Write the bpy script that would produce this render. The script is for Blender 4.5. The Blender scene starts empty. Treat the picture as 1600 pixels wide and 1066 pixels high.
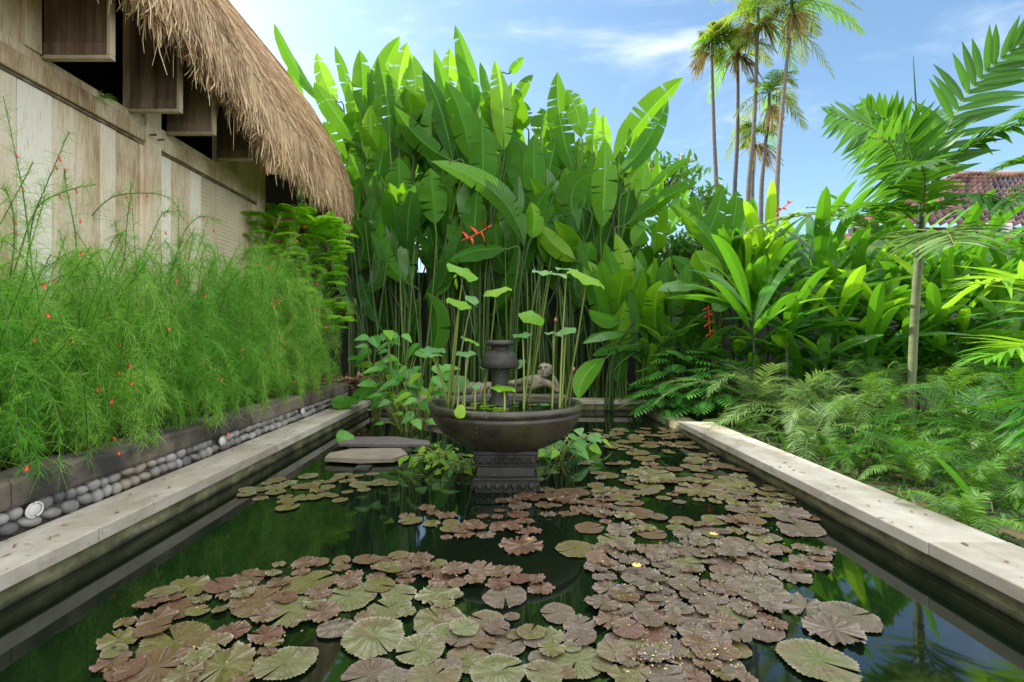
import bpy, math, random
import numpy as np
from mathutils import Vector
rad = math.radians
rng = np.random.default_rng(7)
random.seed(7)
sc = bpy.context.scene
col = sc.collection

# ------------------------------------------------------------------ camera
CAMH = 1.24
cd = bpy.data.cameras.new('camera')
cd.sensor_width = 36; cd.lens = 18.0
cd.shift_x = 0.0075; cd.shift_y = -0.00375
cd.clip_start = 0.05; cd.clip_end = 3000
cam = bpy.data.objects.new('camera', cd); col.objects.link(cam)
cam.location = (0, 0, CAMH); cam.rotation_euler = (rad(90), 0, 0)
sc.camera = cam

# ------------------------------------------------------------------ sky, sun, exposure
SUN_EL, SUN_AZ = 40.0, -62.0            # azimuth: degrees clockwise from +Y (negative = to the left)
w = bpy.data.worlds.new('World'); sc.world = w; w.use_nodes = True
nt = w.node_tree; N = nt.nodes; L = nt.links
for n in list(N): N.remove(n)
out = N.new('ShaderNodeOutputWorld'); bg = N.new('ShaderNodeBackground')
sky = N.new('ShaderNodeTexSky'); sky.sky_type = 'NISHITA'; sky.sun_disc = False
sky.sun_elevation = rad(SUN_EL); sky.sun_rotation = rad(SUN_AZ)
sky.air_density = 1.0; sky.dust_density = 1.6; sky.ozone_density = 0.7
tc = N.new('ShaderNodeTexCoord')
def vmath(op, a, b=None):
    n = N.new('ShaderNodeVectorMath'); n.operation = op
    L.new(a, n.inputs[0])
    if b is not None: n.inputs[1].default_value = b
    return n.outputs[0] if op != 'DOT_PRODUCT' else n.outputs['Value']
mp = N.new('ShaderNodeMapping'); mp.inputs['Scale'].default_value = (1.0, 1.0, 2.6); L.new(tc.outputs['Generated'], mp.inputs['Vector'])
cn = N.new('ShaderNodeTexNoise'); cn.inputs['Scale'].default_value = 2.3; cn.inputs['Detail'].default_value = 8; cn.inputs['Roughness'].default_value = .58; cn.inputs['Distortion'].default_value = .5
L.new(mp.outputs[0], cn.inputs['Vector'])
# cloud cover grows overhead and behind the photographer, added unseen to brighten the shade
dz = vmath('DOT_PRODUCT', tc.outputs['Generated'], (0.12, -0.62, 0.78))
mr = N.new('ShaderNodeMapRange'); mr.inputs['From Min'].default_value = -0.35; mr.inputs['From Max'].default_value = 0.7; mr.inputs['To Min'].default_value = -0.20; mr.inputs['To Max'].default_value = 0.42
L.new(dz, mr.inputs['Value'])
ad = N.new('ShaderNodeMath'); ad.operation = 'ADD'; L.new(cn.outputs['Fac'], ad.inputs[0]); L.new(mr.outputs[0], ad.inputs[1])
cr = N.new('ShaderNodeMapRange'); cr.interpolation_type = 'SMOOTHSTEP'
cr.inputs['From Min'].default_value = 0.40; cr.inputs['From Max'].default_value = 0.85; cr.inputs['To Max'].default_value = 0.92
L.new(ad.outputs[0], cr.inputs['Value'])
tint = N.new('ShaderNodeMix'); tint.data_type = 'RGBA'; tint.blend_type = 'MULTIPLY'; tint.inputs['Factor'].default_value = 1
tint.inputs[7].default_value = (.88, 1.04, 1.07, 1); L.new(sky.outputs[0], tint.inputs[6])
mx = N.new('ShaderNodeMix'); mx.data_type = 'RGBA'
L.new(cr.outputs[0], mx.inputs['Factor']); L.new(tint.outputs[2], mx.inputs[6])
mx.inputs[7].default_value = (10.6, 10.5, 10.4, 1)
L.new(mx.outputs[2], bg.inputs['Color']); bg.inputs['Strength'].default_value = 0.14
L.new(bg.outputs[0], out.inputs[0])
sd = bpy.data.lights.new('sun', 'SUN'); sd.energy = 5.0; sd.angle = rad(0.6); sd.color = (1, .93, .8)
so = bpy.data.objects.new('sun', sd); col.objects.link(so)
_a, _e = rad(SUN_AZ), rad(SUN_EL)
sundir = Vector((math.sin(_a) * math.cos(_e), math.cos(_a) * math.cos(_e), math.sin(_e)))
so.rotation_euler = sundir.to_track_quat('Z', 'Y').to_euler()
sc.view_settings.view_transform = 'Standard'; sc.view_settings.look = 'None'
sc.view_settings.exposure = 0.82; sc.view_settings.gamma = 1
sc.cycles.use_denoising = True
sc.cycles.max_bounces = 8; sc.cycles.diffuse_bounces = 4; sc.cycles.glossy_bounces = 3; sc.cycles.transmission_bounces = 4
sc.cycles.sample_clamp_indirect = 6
sc.cycles.caustics_reflective = False; sc.cycles.caustics_refractive = False

# ------------------------------------------------------------------ helpers
def W(px, py, Y):                       # a point seen at that spot, Y metres away
    return np.array(((px - 788) / 800 * Y, Y, CAMH - (py - 527) / 800 * Y))
def nrm(v):
    v = np.asarray(v, float); n = np.linalg.norm(v, axis=-1, keepdims=True); return v / np.maximum(n, 1e-9)
def tag(o, label=None, cat=None, group=None, kind=None):
    if label: o['label'] = label
    if cat: o['category'] = cat
    if group: o['group'] = group
    if kind: o['kind'] = kind
    return o
def empty(name, loc, label=None, cat=None, group=None):
    o = bpy.data.objects.new(name, None); col.objects.link(o); o.location = tuple(loc); o.empty_display_size = .1
    return tag(o, label, cat, group)
def wloc(o):
    p = Vector((0, 0, 0))
    while o is not None: p = p + o.location; o = o.parent
    return np.array(p)
def copy_tree(o, parent=None):
    c = o.copy(); col.objects.link(c); c.parent = parent
    for ch in list(o.children): copy_tree(ch, c)
    return c

class MB:
    def __init__(s): s.v = []; s.q = []; s.t = []; s.uv = []; s.r = []; s.n = 0
    def add(s, v, q=None, t=None, uv=None, r=None):
        v = np.asarray(v, float).reshape(-1, 3); n = len(v)
        s.v.append(v)
        if q is not None and len(q): s.q.append(np.asarray(q, int).reshape(-1, 4) + s.n)
        if t is not None and len(t): s.t.append(np.asarray(t, int).reshape(-1, 3) + s.n)
        s.uv.append(np.zeros((n, 2)) if uv is None else np.asarray(uv, float).reshape(-1, 2))
        s.r.append(np.full(n, rng.random() if r is None else 0.0) if r is None or np.isscalar(r) else np.asarray(r, float))
        if r is not None and np.isscalar(r): s.r[-1][:] = r
        s.n += n
    def build(s, name, mat, parent=None, smooth=True):
        me = bpy.data.meshes.new(name)
        v = np.concatenate(s.v)
        if parent is not None: v = v - wloc(parent)
        q = np.concatenate(s.q) if s.q else np.zeros((0, 4), int)
        t = np.concatenate(s.t) if s.t else np.zeros((0, 3), int)
        me.vertices.add(len(v)); me.vertices.foreach_set('co', v.astype(np.float32).ravel())
        nl = len(q) * 4 + len(t) * 3
        me.loops.add(nl); li = np.concatenate([q.ravel(), t.ravel()]).astype(np.int32)
        me.loops.foreach_set('vertex_index', li)
        me.polygons.add(len(q) + len(t))
        st = np.concatenate([np.arange(len(q)) * 4, len(q) * 4 + np.arange(len(t)) * 3]).astype(np.int32)
        me.polygons.foreach_set('loop_start', st)
        me.update(calc_edges=True)
        uv = np.concatenate(s.uv)[li]
        ul = me.uv_layers.new(name='UVMap'); ul.data.foreach_set('uv', uv.astype(np.float32).ravel())
        at = me.attributes.new('rnd', 'FLOAT', 'POINT'); at.data.foreach_set('value', np.concatenate(s.r).astype(np.float32))
        me.polygons.foreach_set('use_smooth', np.full(len(me.polygons), smooth))
        me.validate(); me.update()
        me.materials.append(mat)
        o = bpy.data.objects.new(name, me); col.objects.link(o)
        if parent is not None: o.parent = parent
        return o

def box(mb, lo, hi, r=None, bev=0.0):
    x0, y0, z0 = lo; x1, y1, z1 = hi
    if bev <= 0:
        v = [(x, y, z) for z in (z0, z1) for y in (y0, y1) for x in (x0, x1)]
        q = [(0, 2, 3, 1), (4, 5, 7, 6), (0, 1, 5, 4), (2, 6, 7, 3), (0, 4, 6, 2), (1, 3, 7, 5)]
        mb.add(v, q, r=r); return
    b = bev; v = []; 
    idx = {}
    def P(ix, iy, iz, ax):              # corner vertex pushed in along the two axes other than ax
        k = (ix, iy, iz, ax)
        if k not in idx:
            p = [x1 if ix else x0, y1 if iy else y0, z1 if iz else z0]
            for a, s_ in enumerate((ix, iy, iz)):
                if a != ax: p[a] += -b if s_ else b
            idx[k] = len(v); v.append(p)
        return idx[k]
    q = []; t = []
    for s_ in (0, 1):
        f = [P(s_, 0, 0, 0), P(s_, 1, 0, 0), P(s_, 1, 1, 0), P(s_, 0, 1, 0)]; q.append(f if s_ else f[::-1])
        f = [P(0, s_, 0, 1), P(1, s_, 0, 1), P(1, s_, 1, 1), P(0, s_, 1, 1)]; q.append(f[::-1] if s_ else f)
        f = [P(0, 0, s_, 2), P(1, 0, s_, 2), P(1, 1, s_, 2), P(0, 1, s_, 2)]; q.append(f if s_ else f[::-1])
    for a in (0, 1):
        for c in (0, 1):
            q.append([P(0, a, c, 1), P(1, a, c, 1), P(1, a, c, 2), P(0, a, c, 2)])
            q.append([P(a, 0, c, 0), P(a, 1, c, 0), P(a, 1, c, 2), P(a, 0, c, 2)])
            q.append([P(a, c, 0, 0), P(a, c, 1, 0), P(a, c, 1, 1), P(a, c, 0, 1)])
    for a in (0, 1):
        for c in (0, 1):
            for d in (0, 1): t.append([P(a, c, d, 0), P(a, c, d, 1), P(a, c, d, 2)])
    mb.add(v, q, t, r=r)

def tube(mb, P, R, n=6, r=None, cap=False):
    P = np.asarray(P, float); K = len(P); R = np.broadcast_to(np.asarray(R, float), (K,))
    T = nrm(np.gradient(P, axis=0)); a = np.array((0, 1, 0.01)) if abs(T[0][1]) < .8 else np.array((1, 0, 0.01))
    S = nrm(np.cross(T, a)); B = np.cross(T, S)
    th = np.arange(n) / n * 2 * math.pi
    v = P[:, None] + (np.cos(th)[None, :, None] * S[:, None] + np.sin(th)[None, :, None] * B[:, None]) * R[:, None, None]
    i = np.arange(K - 1)[:, None] * n; j = np.arange(n)[None]; j2 = (j + 1) % n
    q = np.stack([i + j, i + j2, i + n + j2, i + n + j], -1).reshape(-1, 4)
    L_ = np.concatenate([[0], np.cumsum(np.linalg.norm(np.diff(P, axis=0), axis=1))])
    uv = np.stack(np.broadcast_arrays(th[None] / 6.283, L_[:, None]), -1)
    v = v.reshape(-1, 3); t = None; uv = uv.reshape(-1, 2)
    if cap:
        v = np.concatenate([v, P[-1:], P[:1]]); uv = np.concatenate([uv, uv[-1:], uv[:1]]); c = K * n
        t = [(c, (K - 1) * n + (k + 1) % n, (K - 1) * n + k) for k in range(n)] + [(c + 1, k, (k + 1) % n) for k in range(n)]
    mb.add(v, q, t, uv=uv, r=r)

def lathe(mb, prof, c, n=48, r=None, wob=0.0):
    prof = np.asarray(prof, float); K = len(prof); th = np.arange(n) / n * 2 * math.pi
    rr = prof[:, 0][:, None] * (1 + wob * np.sin(3 * th + 1)[None])
    v = np.stack([rr * np.cos(th), rr * np.sin(th), np.broadcast_to(prof[:, 1][:, None], (K, n))], -1) + np.asarray(c)
    i = np.arange(K - 1)[:, None] * n; j = np.arange(n)[None]; j2 = (j + 1) % n
    q = np.stack([i + j, i + j2, i + n + j2, i + n + j], -1).reshape(-1, 4)
    mb.add(v.reshape(-1, 3), q, r=r)

def ellip(mb, c, rad3, rot=0.0, n=10, m=7, r=None, squash=None):
    th = np.arange(n) / n * 2 * math.pi; ph = np.linspace(0, math.pi, m)
    v = np.stack([np.sin(ph)[:, None] * np.cos(th), np.sin(ph)[:, None] * np.sin(th), np.broadcast_to(np.cos(ph)[:, None], (m, n))], -1).reshape(-1, 3) * np.asarray(rad3)
    if rot:
        c_, s_ = math.cos(rot), math.sin(rot); y, z = v[:, 1].copy(), v[:, 2].copy(); v[:, 1] = c_ * y - s_ * z; v[:, 2] = s_ * y + c_ * z
    i = np.arange(m - 1)[:, None] * n; j = np.arange(n)[None]; j2 = (j + 1) % n
    q = np.stack([i + j, i + n + j, i + n + j2, i + j2], -1).reshape(-1, 4)
    mb.add(v + np.asarray(c), q, r=r)

def blades(mb, P, S, Wd, fold=0.15, M=2, r=None, ripple=0.0):
    """P (N,K,3) centre lines, S (N,3) side hints, Wd (N,K) half widths; M strips across, V-folded by `fold`."""
    P = np.asarray(P, float); Nn, K, _ = P.shape
    T = nrm(np.gradient(P, axis=1)); S = np.broadcast_to(np.asarray(S, float).reshape(-1, 1, 3), P.shape)
    S = nrm(S - (S * T).sum(-1, keepdims=True) * T); Nv = np.cross(S, T)
    u = np.linspace(-1, 1, M + 1)
    Wd = np.broadcast_to(np.asarray(Wd, float), (Nn, K))
    v = P[:, :, None] + S[:, :, None] * (Wd[..., None] * u)[..., None] + Nv[:, :, None] * (Wd[..., None] * np.abs(u) * fold)[..., None]
    if ripple:
        ph = rng.random((Nn, 1, 1)) * 6.28; tt = np.linspace(0, 1, K)[None, :, None]
        rp = ripple * np.sin(tt * 17 + ph + u * 2) * np.abs(u) * Wd[..., None]
        v = v + Nv[:, :, None] * rp[..., None]
    b = (np.arange(Nn) * K * (M + 1))[:, None, None]; i = (np.arange(K - 1) * (M + 1))[None, :, None]; j = np.arange(M)[None, None]
    a = b + i + j
    q = np.stack([a, a + 1, a + M + 2, a + M + 1], -1).reshape(-1, 4)
    uv = np.stack(np.broadcast_arrays(u[None, None] * .5 + .5, np.linspace(0, 1, K)[None, :, None] + np.zeros((Nn, 1, 1))), -1).reshape(-1, 2)
    if r is None: r = rng.random(Nn)
    mb.add(v.reshape(-1, 3), q, uv=uv, r=np.repeat(np.broadcast_to(np.asarray(r, float), (Nn,)), K * (M + 1)))

def bez(a, b, c, K=14):
    t = np.linspace(0, 1, K)[:, None]; a, b, c = map(np.asarray, (a, b, c))
    return (1 - t) ** 2 * a + 2 * t * (1 - t) * b + t * t * c
def spline(pts, K=20):                  # smooth line through the points
    pts = np.asarray(pts, float); n = len(pts)
    if n == 2: return pts[0] + np.linspace(0, 1, K)[:, None] * (pts[1] - pts[0])
    e = np.concatenate([[2 * pts[0] - pts[1]], pts, [2 * pts[-1] - pts[-2]]]); o = []
    for x in np.linspace(0, n - 1 - 1e-6, K):
        i = int(x); t = x - i; p0, p1, p2, p3 = e[i:i + 4]
        o.append(.5 * (2 * p1 + (p2 - p0) * t + (2 * p0 - 5 * p1 + 4 * p2 - p3) * t * t + (3 * p1 - p0 - 3 * p2 + p3) * t ** 3))
    return np.array(o)

LT = np.array([0, .06, .15, .3, .5, .7, .83, .92, .97, 1.0]); LW = np.array([.04, .30, .62, .92, 1, .86, .62, .36, .17, .01])
def big_leaf(mb, P, side, width, fold=.22, M=6, tears=0, ripple=.05, r=None, prof=None, curl=0.0):
    """One broad paddle leaf with lateral tears, as two halves joined at the midrib."""
    P = np.asarray(P, float); K = len(P); T = nrm(np.gradient(P, axis=0))
    S = nrm(np.asarray(side) - (T @ np.asarray(side))[:, None] * T); Nv = np.cross(S, T)
    t = np.linspace(0, 1, K); wd = np.interp(t, *(prof or (LT, LW))) * width / 2
    r = rng.random() if r is None else r; h = M // 2; ph = rng.random() * 6
    for sgn in (-1, 1):
        cuts = sorted(rng.choice(np.arange(3, K - 2), size=min(tears, K - 6), replace=False)) if tears else []
        rows = []
        for i in range(K):
            if i in cuts: rows.append((i, -1, False)); rows.append((i, 1, True))
            else: rows.append((i, 0, False))
        V = []; U = []
        gap = {c: rng.uniform(.02, .16) * width for c in cuts}; off = {c: rng.uniform(-.16, .16) for c in cuts}
        cur = 0.0
        for (i, g, brk) in rows:
            if g == 1: cur = off[i]
            for k in range(h + 1):
                u = k / h
                p = P[i] + S[i] * sgn * u * wd[i] + Nv[i] * (fold * u + cur * u * u + curl * u * u + ripple * u * math.sin(t[i] * 19 + ph + sgn)) * wd[i]
                if g: p = p + T[i] * g * gap[i] * u * .5
                V.append(p); U.append((.5 + .5 * sgn * u, t[i]))
        q = []
        for a in range(len(rows) - 1):
            if rows[a + 1][2]: continue
            for k in range(h):
                b = a * (h + 1) + k; f = (b, b + 1, b + h + 2, b + h + 1)
                q.append(f if sgn > 0 else f[::-1])
        mb.add(V, q, uv=U, r=r)

def frond(mb, P, n, ll, lw, ang=55, lift=0.25, droop=0.25, prof=None, fold=.25, rw=None, K=5, side=None, t0=.08, jit=.12, up=(0, 0, 1), cut=False, rach=None):
    """Pinnate leaf along line P: leaflets both sides as blades + a thin rachis tube."""
    P = np.asarray(P, float); m = len(P); tt = np.linspace(t0, 1, n); idx = tt * (m - 1)
    T = nrm(np.gradient(P, axis=0))
    B = np.stack([np.interp(idx, np.arange(m), P[:, k]) for k in range(3)], -1); Tb = nrm(np.stack([np.interp(idx, np.arange(m), T[:, k]) for k in range(3)], -1))
    upv = np.asarray(up, float) if side is None else None
    S = nrm(np.cross(Tb, upv)) if side is None else nrm(np.asarray(side) - (Tb @ np.asarray(side))[:, None] * Tb)
    Nv = np.cross(S, Tb)
    pf = np.sin(np.pi * np.clip(.12 + tt * .86, 0, 1)) ** .55 if prof is None else np.interp(tt, *prof)
    for sg in (-1, 1):
        a = np.radians(ang * (1 - .45 * tt) + rng.normal(0, 4, n)); lf = lift + rng.normal(0, jit, n)
        D = nrm(np.cos(a)[:, None] * Tb + np.sin(a)[:, None] * S * sg + lf[:, None] * Nv)
        s = np.linspace(0, 1, K)[None, :, None]; le = (ll * pf * rng.uniform(.9, 1.08, n))[:, None, None]
        Q = B[:, None] + D[:, None] * s * le + np.array((0, 0, -1)) * (droop * le * s ** 2.0) * rng.uniform(.6, 1.3, (n, 1, 1))
        wp = np.interp(np.linspace(0, 1, K), [0, .25, .6, 1], [.45, 1, .8, .45 if cut else .06])
        blades(mb, Q, np.cross(D, Nv), lw / 2 * wp[None] * (0.6 + .4 * pf[:, None]), fold=fold, M=2)
    rw = rw or lw * .35
    tgt = rach if rach is not None else mb
    tube(tgt, P, np.linspace(rw, rw * .25, m), n=5, r=.9)

# ------------------------------------------------------------------ materials
def newmat(name):
    m = bpy.data.materials.new(name); m.use_nodes = True; n = m.node_tree.nodes
    for x in list(n): n.remove(x)
    o = n.new('ShaderNodeOutputMaterial'); return m, m.node_tree, o
class G:                                 # small node-writing helper
    def __init__(s, nt): s.nt = nt
    def n(s, t, **kw):
        x = s.nt.nodes.new(t)
        for k, v in kw.items():
            if k.startswith('i_'): 
                key = k[2:].replace('_', ' '); x.inputs[key].default_value = v
            else: setattr(x, k, v)
        return x
    def l(s, a, b): s.nt.links.new(a, b)
    def attr(s, name='rnd'): return s.n('ShaderNodeAttribute', attribute_name=name).outputs['Fac']
    def noise(s, scale, vec=None, detail=4, rough=.55, dist=0, out='Fac'):
        x = s.n('ShaderNodeTexNoise'); x.inputs['Scale'].default_value = scale; x.inputs['Detail'].default_value = detail; x.inputs['Roughness'].default_value = rough; x.inputs['Distortion'].default_value = dist
        if vec is not None: s.l(vec, x.inputs['Vector'])
        return x.outputs[out]
    def geo(s, scale=(1, 1, 1)):
        g = s.n('ShaderNodeNewGeometry'); m = s.n('ShaderNodeMapping'); m.inputs['Scale'].default_value = scale; s.l(g.outputs['Position'], m.inputs['Vector']); return m.outputs[0]
    def ramp(s, f, stops):
        x = s.n('ShaderNodeValToRGB'); e = x.color_ramp.elements
        while len(e) < len(stops): e.new(.5)
        for i, (p, c) in enumerate(stops): e[i].position = p; e[i].color = tuple(c) + (1,)
        s.l(f, x.inputs[0]); return x.outputs[0]
    def mix(s, f, a, b, mode='MIX'):
        x = s.n('ShaderNodeMix', data_type='RGBA', blend_type=mode)
        if isinstance(f, (int, float)): x.inputs[0].default_value = f
        else: s.l(f, x.inputs[0])
        for k, c in ((6, a), (7, b)):
            if isinstance(c, tuple): x.inputs[k].default_value = c + (1,)
            else: s.l(c, x.inputs[k])
        return x.outputs[2]
    def math(s, op, a, b=0.0, c=None):
        x = s.n('ShaderNodeMath', operation=op)
        for k, v in enumerate((a, b) if c is None else (a, b, c)):
            if isinstance(v, (int, float)): x.inputs[k].default_value = v
            else: s.l(v, x.inputs[k])
        return x.outputs[0]
    def rng_(s, v, a, b, c=0, d=1):
        x = s.n('ShaderNodeMapRange'); 
        for k, y in zip(('From Min', 'From Max', 'To Min', 'To Max'), (a, b, c, d)): x.inputs[k].default_value = y
        s.l(v, x.inputs['Value']); return x.outputs[0]
    def bump(s, h, st=.3, d=.01):
        x = s.n('ShaderNodeBump'); x.inputs['Strength'].default_value = st; x.inputs['Distance'].default_value = d; s.l(h, x.inputs['Height']); return x.outputs[0]
    def princ(s, colr, rough=.6, normal=None, spec=.5, **kw):
        x = s.n('ShaderNodeBsdfPrincipled')
        if isinstance(colr, tuple): x.inputs['Base Color'].default_value = colr + (1,)
        else: s.l(colr, x.inputs['Base Color'])
        if isinstance(rough, (int, float)): x.inputs['Roughness'].default_value = rough
        else: s.l(rough, x.inputs['Roughness'])
        x.inputs['Specular IOR Level'].default_value = spec
        if normal is not None: s.l(normal, x.inputs['Normal'])
        return x
def sepuv(g):
    u = g.n('ShaderNodeUVMap'); s = g.n('ShaderNodeSeparateXYZ'); g.l(u.outputs[0], s.inputs[0]); return s.outputs[0], s.outputs[1]
def leaf_mat(name, dark, mid, light, trans=.4, tcol=(.22, .5, .03), rough=.35, veins=0, rib=None, old=None, spec=.5):
    m, nt, o = newmat(name); g = G(nt); r = g.attr()
    oi = g.n('ShaderNodeObjectInfo'); ns = g.noise(2.2, g.geo(), 3)
    f = g.math('ADD', g.math('MULTIPLY', r, .6), g.math('MULTIPLY', g.math('ADD', ns, oi.outputs['Random']), .28))
    c = g.ramp(f, [(.15, dark), (.5, mid), (.9, light)])
    nrmv = None
    u, v = sepuv(g)
    au = g.math('ABSOLUTE', g.math('SUBTRACT', u, .5))
    if rib: c = g.mix(g.rng_(au, .012, .035, 1, 0), c, rib)
    if old:                              # browned edges and tips
        e = g.math('ADD', g.math('MULTIPLY', au, 1.6), g.math('MULTIPLY', g.noise(9, g.geo(), 4), .55))
        c = g.mix(g.math('MULTIPLY', g.rng_(e, 1.02, 1.1), .8), c, old)
    if veins:
        w_ = g.math('SINE', g.math('MULTIPLY', g.math('ADD', v, g.math('MULTIPLY', au, -.35)), float(veins)))
        c = g.mix(g.rng_(w_, .2, 1, 0, .2), c, light)
        nrmv = g.bump(g.math('ADD', w_, g.math('MULTIPLY', g.noise(14, g.geo(), 2), 1.5)), .22, .006)
    p = g.princ(c, g.rng_(g.noise(5, g.geo(), 2), .3, .7, rough * .75, rough * 1.3), nrmv, spec)
    tr = g.n('ShaderNodeBsdfTranslucent'); g.l(g.mix(.55, c, tcol), tr.inputs[0])
    ms = g.n('ShaderNodeMixShader'); ms.inputs[0].default_value = trans; g.l(p.outputs[0], ms.inputs[1]); g.l(tr.outputs[0], ms.inputs[2]); g.l(ms.outputs[0], o.inputs[0])
    return m
M = {}
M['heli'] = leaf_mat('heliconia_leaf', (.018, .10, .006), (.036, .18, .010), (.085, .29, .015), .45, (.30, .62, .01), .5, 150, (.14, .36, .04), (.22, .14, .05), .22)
M['heli_y'] = leaf_mat('young_and_sunlit_heliconia_leaf', (.07, .27, .01), (.12, .38, .012), (.24, .48, .03), .5, (.45, .8, .02), .42, 150, (.3, .55, .09), (.3, .2, .06), .35)  # yellow-green of young leaves, also put on sunlit and back-lit ones as their glow
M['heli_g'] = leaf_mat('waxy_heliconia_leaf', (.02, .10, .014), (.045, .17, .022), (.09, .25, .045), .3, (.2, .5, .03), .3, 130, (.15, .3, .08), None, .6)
M['heli_old'] = leaf_mat('withered_heliconia_leaf', (.10, .075, .02), (.22, .17, .04), (.36, .30, .07), .35, (.5, .4, .08), .6, 120, (.3, .25, .1), (.12, .07, .03))
M['stalk'] = leaf_mat('heliconia_stalk', (.012, .035, .006), (.03, .085, .012), (.10, .18, .03), .1, (.3, .5, .05), .45)
M['ginger'] = leaf_mat('ginger_leaf', (.014, .085, .008), (.032, .16, .012), (.07, .26, .02), .38, (.22, .58, .015), .3, 110, (.09, .3, .03), None, .55)
M['cover'] = leaf_mat('ground_cover_leaf', (.008, .03, .004), (.018, .07, .007), (.05, .14, .016), .3, (.15, .35, .03), .5)
M['russelia'] = leaf_mat('firecracker_foliage', (.04, .21, .015), (.15, .44, .035), (.46, .70, .14), .5, (.35, .8, .06), .55)
M['fern_y'] = leaf_mat('bright_fern', (.14, .42, .015), (.25, .6, .02), (.42, .72, .05), .5, (.5, .9, .04), .45)
M['fern'] = leaf_mat('sword_fern', (.012, .06, .008), (.035, .13, .012), (.13, .28, .035), .35, (.28, .55, .03), .5)
M['fern_pale'] = leaf_mat('pale_palm', (.035, .10, .02), (.09, .19, .045), (.22, .34, .12), .35, (.4, .6, .12), .45)
M['palm'] = leaf_mat('areca_leaf', (.010, .07, .006), (.022, .12, .009), (.055, .21, .015), .38, (.20, .52, .015), .4, 0, (.12, .3, .05), None, .35)
M['palm_y'] = leaf_mat('bright_areca', (.06, .24, .015), (.12, .36, .02), (.26, .48, .04), .45, (.45, .8, .03), .42)
M['palm_far'] = leaf_mat('tall_palm_leaf', (.03, .08, .01), (.07, .16, .015), (.2, .28, .03), .45, (.5, .6, .04), .4)
M['palm_dry'] = leaf_mat('dry_palm', (.10, .08, .03), (.22, .17, .06), (.38, .30, .11), .3, (.4, .34, .1), .6)
M['philo'] = leaf_mat('philodendron_leaf', (.02, .12, .02), (.05, .22, .03), (.1, .32, .05), .25, (.2, .5, .04), .28, 0, (.12, .35, .06), None, .7)
M['lotus'] = leaf_mat('lotus_leaf', (.05, .19, .05), (.11, .30, .085), (.2, .42, .13), .4, (.4, .8, .1), .5)
M['lotus_y'] = leaf_mat('young_lotus_leaf', (.13, .38, .012), (.2, .47, .02), (.32, .56, .04), .5, (.5, .9, .04), .5)
M['lstalk'] = leaf_mat('lotus_stalk', (.09, .13, .02), (.16, .22, .04), (.26, .32, .07), .1, (.4, .6, .1), .5)
M['dark_plant'] = leaf_mat('dark_tree_leaf', (.02, .07, .012), (.04, .13, .02), (.07, .2, .03), .3, (.12, .3, .03), .4)
M['shoot'] = leaf_mat('taro_leaf', (.025, .15, .014), (.055, .25, .02), (.12, .36, .04), .38, (.3, .7, .05), .35, 0, (.25, .5, .12))
def plain(name, c1, c2, rough=.7, scale=8, bumpst=.3, stretch=(1, 1, 1), spec=.4, c3=None, c3at=.62, d=.01, bscale=None, detail=6):
    m, nt, o = newmat(name); g = G(nt); ns = g.noise(scale, g.geo(stretch), detail, .6)
    f = g.math('ADD', g.math('MULTIPLY', ns, .75), g.math('MULTIPLY', g.attr(), .3))
    c = g.ramp(f, [(.3, c1), (.72, c2)])
    if c3: c = g.mix(g.rng_(g.noise(scale * .35, g.geo(stretch), 5), c3at - .08, c3at + .04), c, c3)
    b = g.noise(bscale or scale * 3, g.geo(stretch), 6, .65)
    p = g.princ(c, rough, g.bump(b, bumpst, d), spec); g.l(p.outputs[0], o.inputs[0]); return m
M['red'] = plain('red_flower', (.7, .04, .02), (.85, .1, .05), .5, 20)
M['soil'] = plain('soil', (.035, .022, .014), (.11, .07, .045), .95, 6, .8, c3=(.2, .14, .08), c3at=.66)
M['capstone'] = plain('old_concrete_cap', (.07, .058, .045), (.2, .165, .13), .9, 5, .7, c3=(.035, .035, .03), c3at=.55, d=.015)
M['pebble'] = plain('river_pebble', (.07, .075, .08), (.33, .32, .31), .6, 4, .25, c3=(.30, .26, .18), c3at=.63, bscale=40)
M['mortar'] = plain('mortar', (.05, .045, .04), (.14, .12, .09), .95, 20, .6)
M['wood_dark'] = plain('weathered_dark_wood', (.045, .03, .02), (.24, .17, .115), .8, 4, .6, (3, 3, .35), c3=(.30, .23, .16), c3at=.6)
M['wood_lit_edge'] = plain('lit_board_edge', (.3, .24, .17), (.5, .42, .3), .8, 6, .3, (3, 3, .5))  # pale tone stands for light from the right on the shutter edges
M['dark'] = plain('shade_black', (.012, .01, .009), (.02, .017, .014), .9, 3)  # near-black stands in for shade in the room and under the eave
M['wallgrey'] = plain('dark_garden_wall', (.035, .037, .038), (.075, .078, .078), .9, 2.5, .3)
M['trunk'] = plain('palm_trunk', (.05, .047, .043), (.14, .13, .115), .85, 6, .4, (1, 1, 3.5))
M['trunk_g'] = plain('green_palm_trunk', (.05, .075, .03), (.15, .18, .085), .7, 5, .3, (1, 1, 3))
M['statue'] = plain('worn_statue_stone', (.2, .18, .13), (.42, .37, .28), .9, 10, .6, c3=(.08, .09, .05), c3at=.6)
M['litter'] = plain('dry_leaf', (.14, .08, .04), (.4, .25, .12), .8, 9, .2)
M['petal'] = plain('petal', (.55, .4, .08), (.8, .68, .3), .6, 9, .1)
M['metal'] = plain('lamp_rim', (.4, .4, .38), (.6, .6, .57), .35, 9, .05)
M['slabdark'] = plain('slate_slab', (.09, .075, .075), (.2, .17, .165), .65, 6, .3)
M['slabtan'] = plain('sandstone_slab', (.13, .11, .085), (.28, .24, .185), .75, 6, .3)
M['white'] = plain('white_plaster', (.55, .55, .55), (.7, .7, .7), .8, 3, .1)
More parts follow.
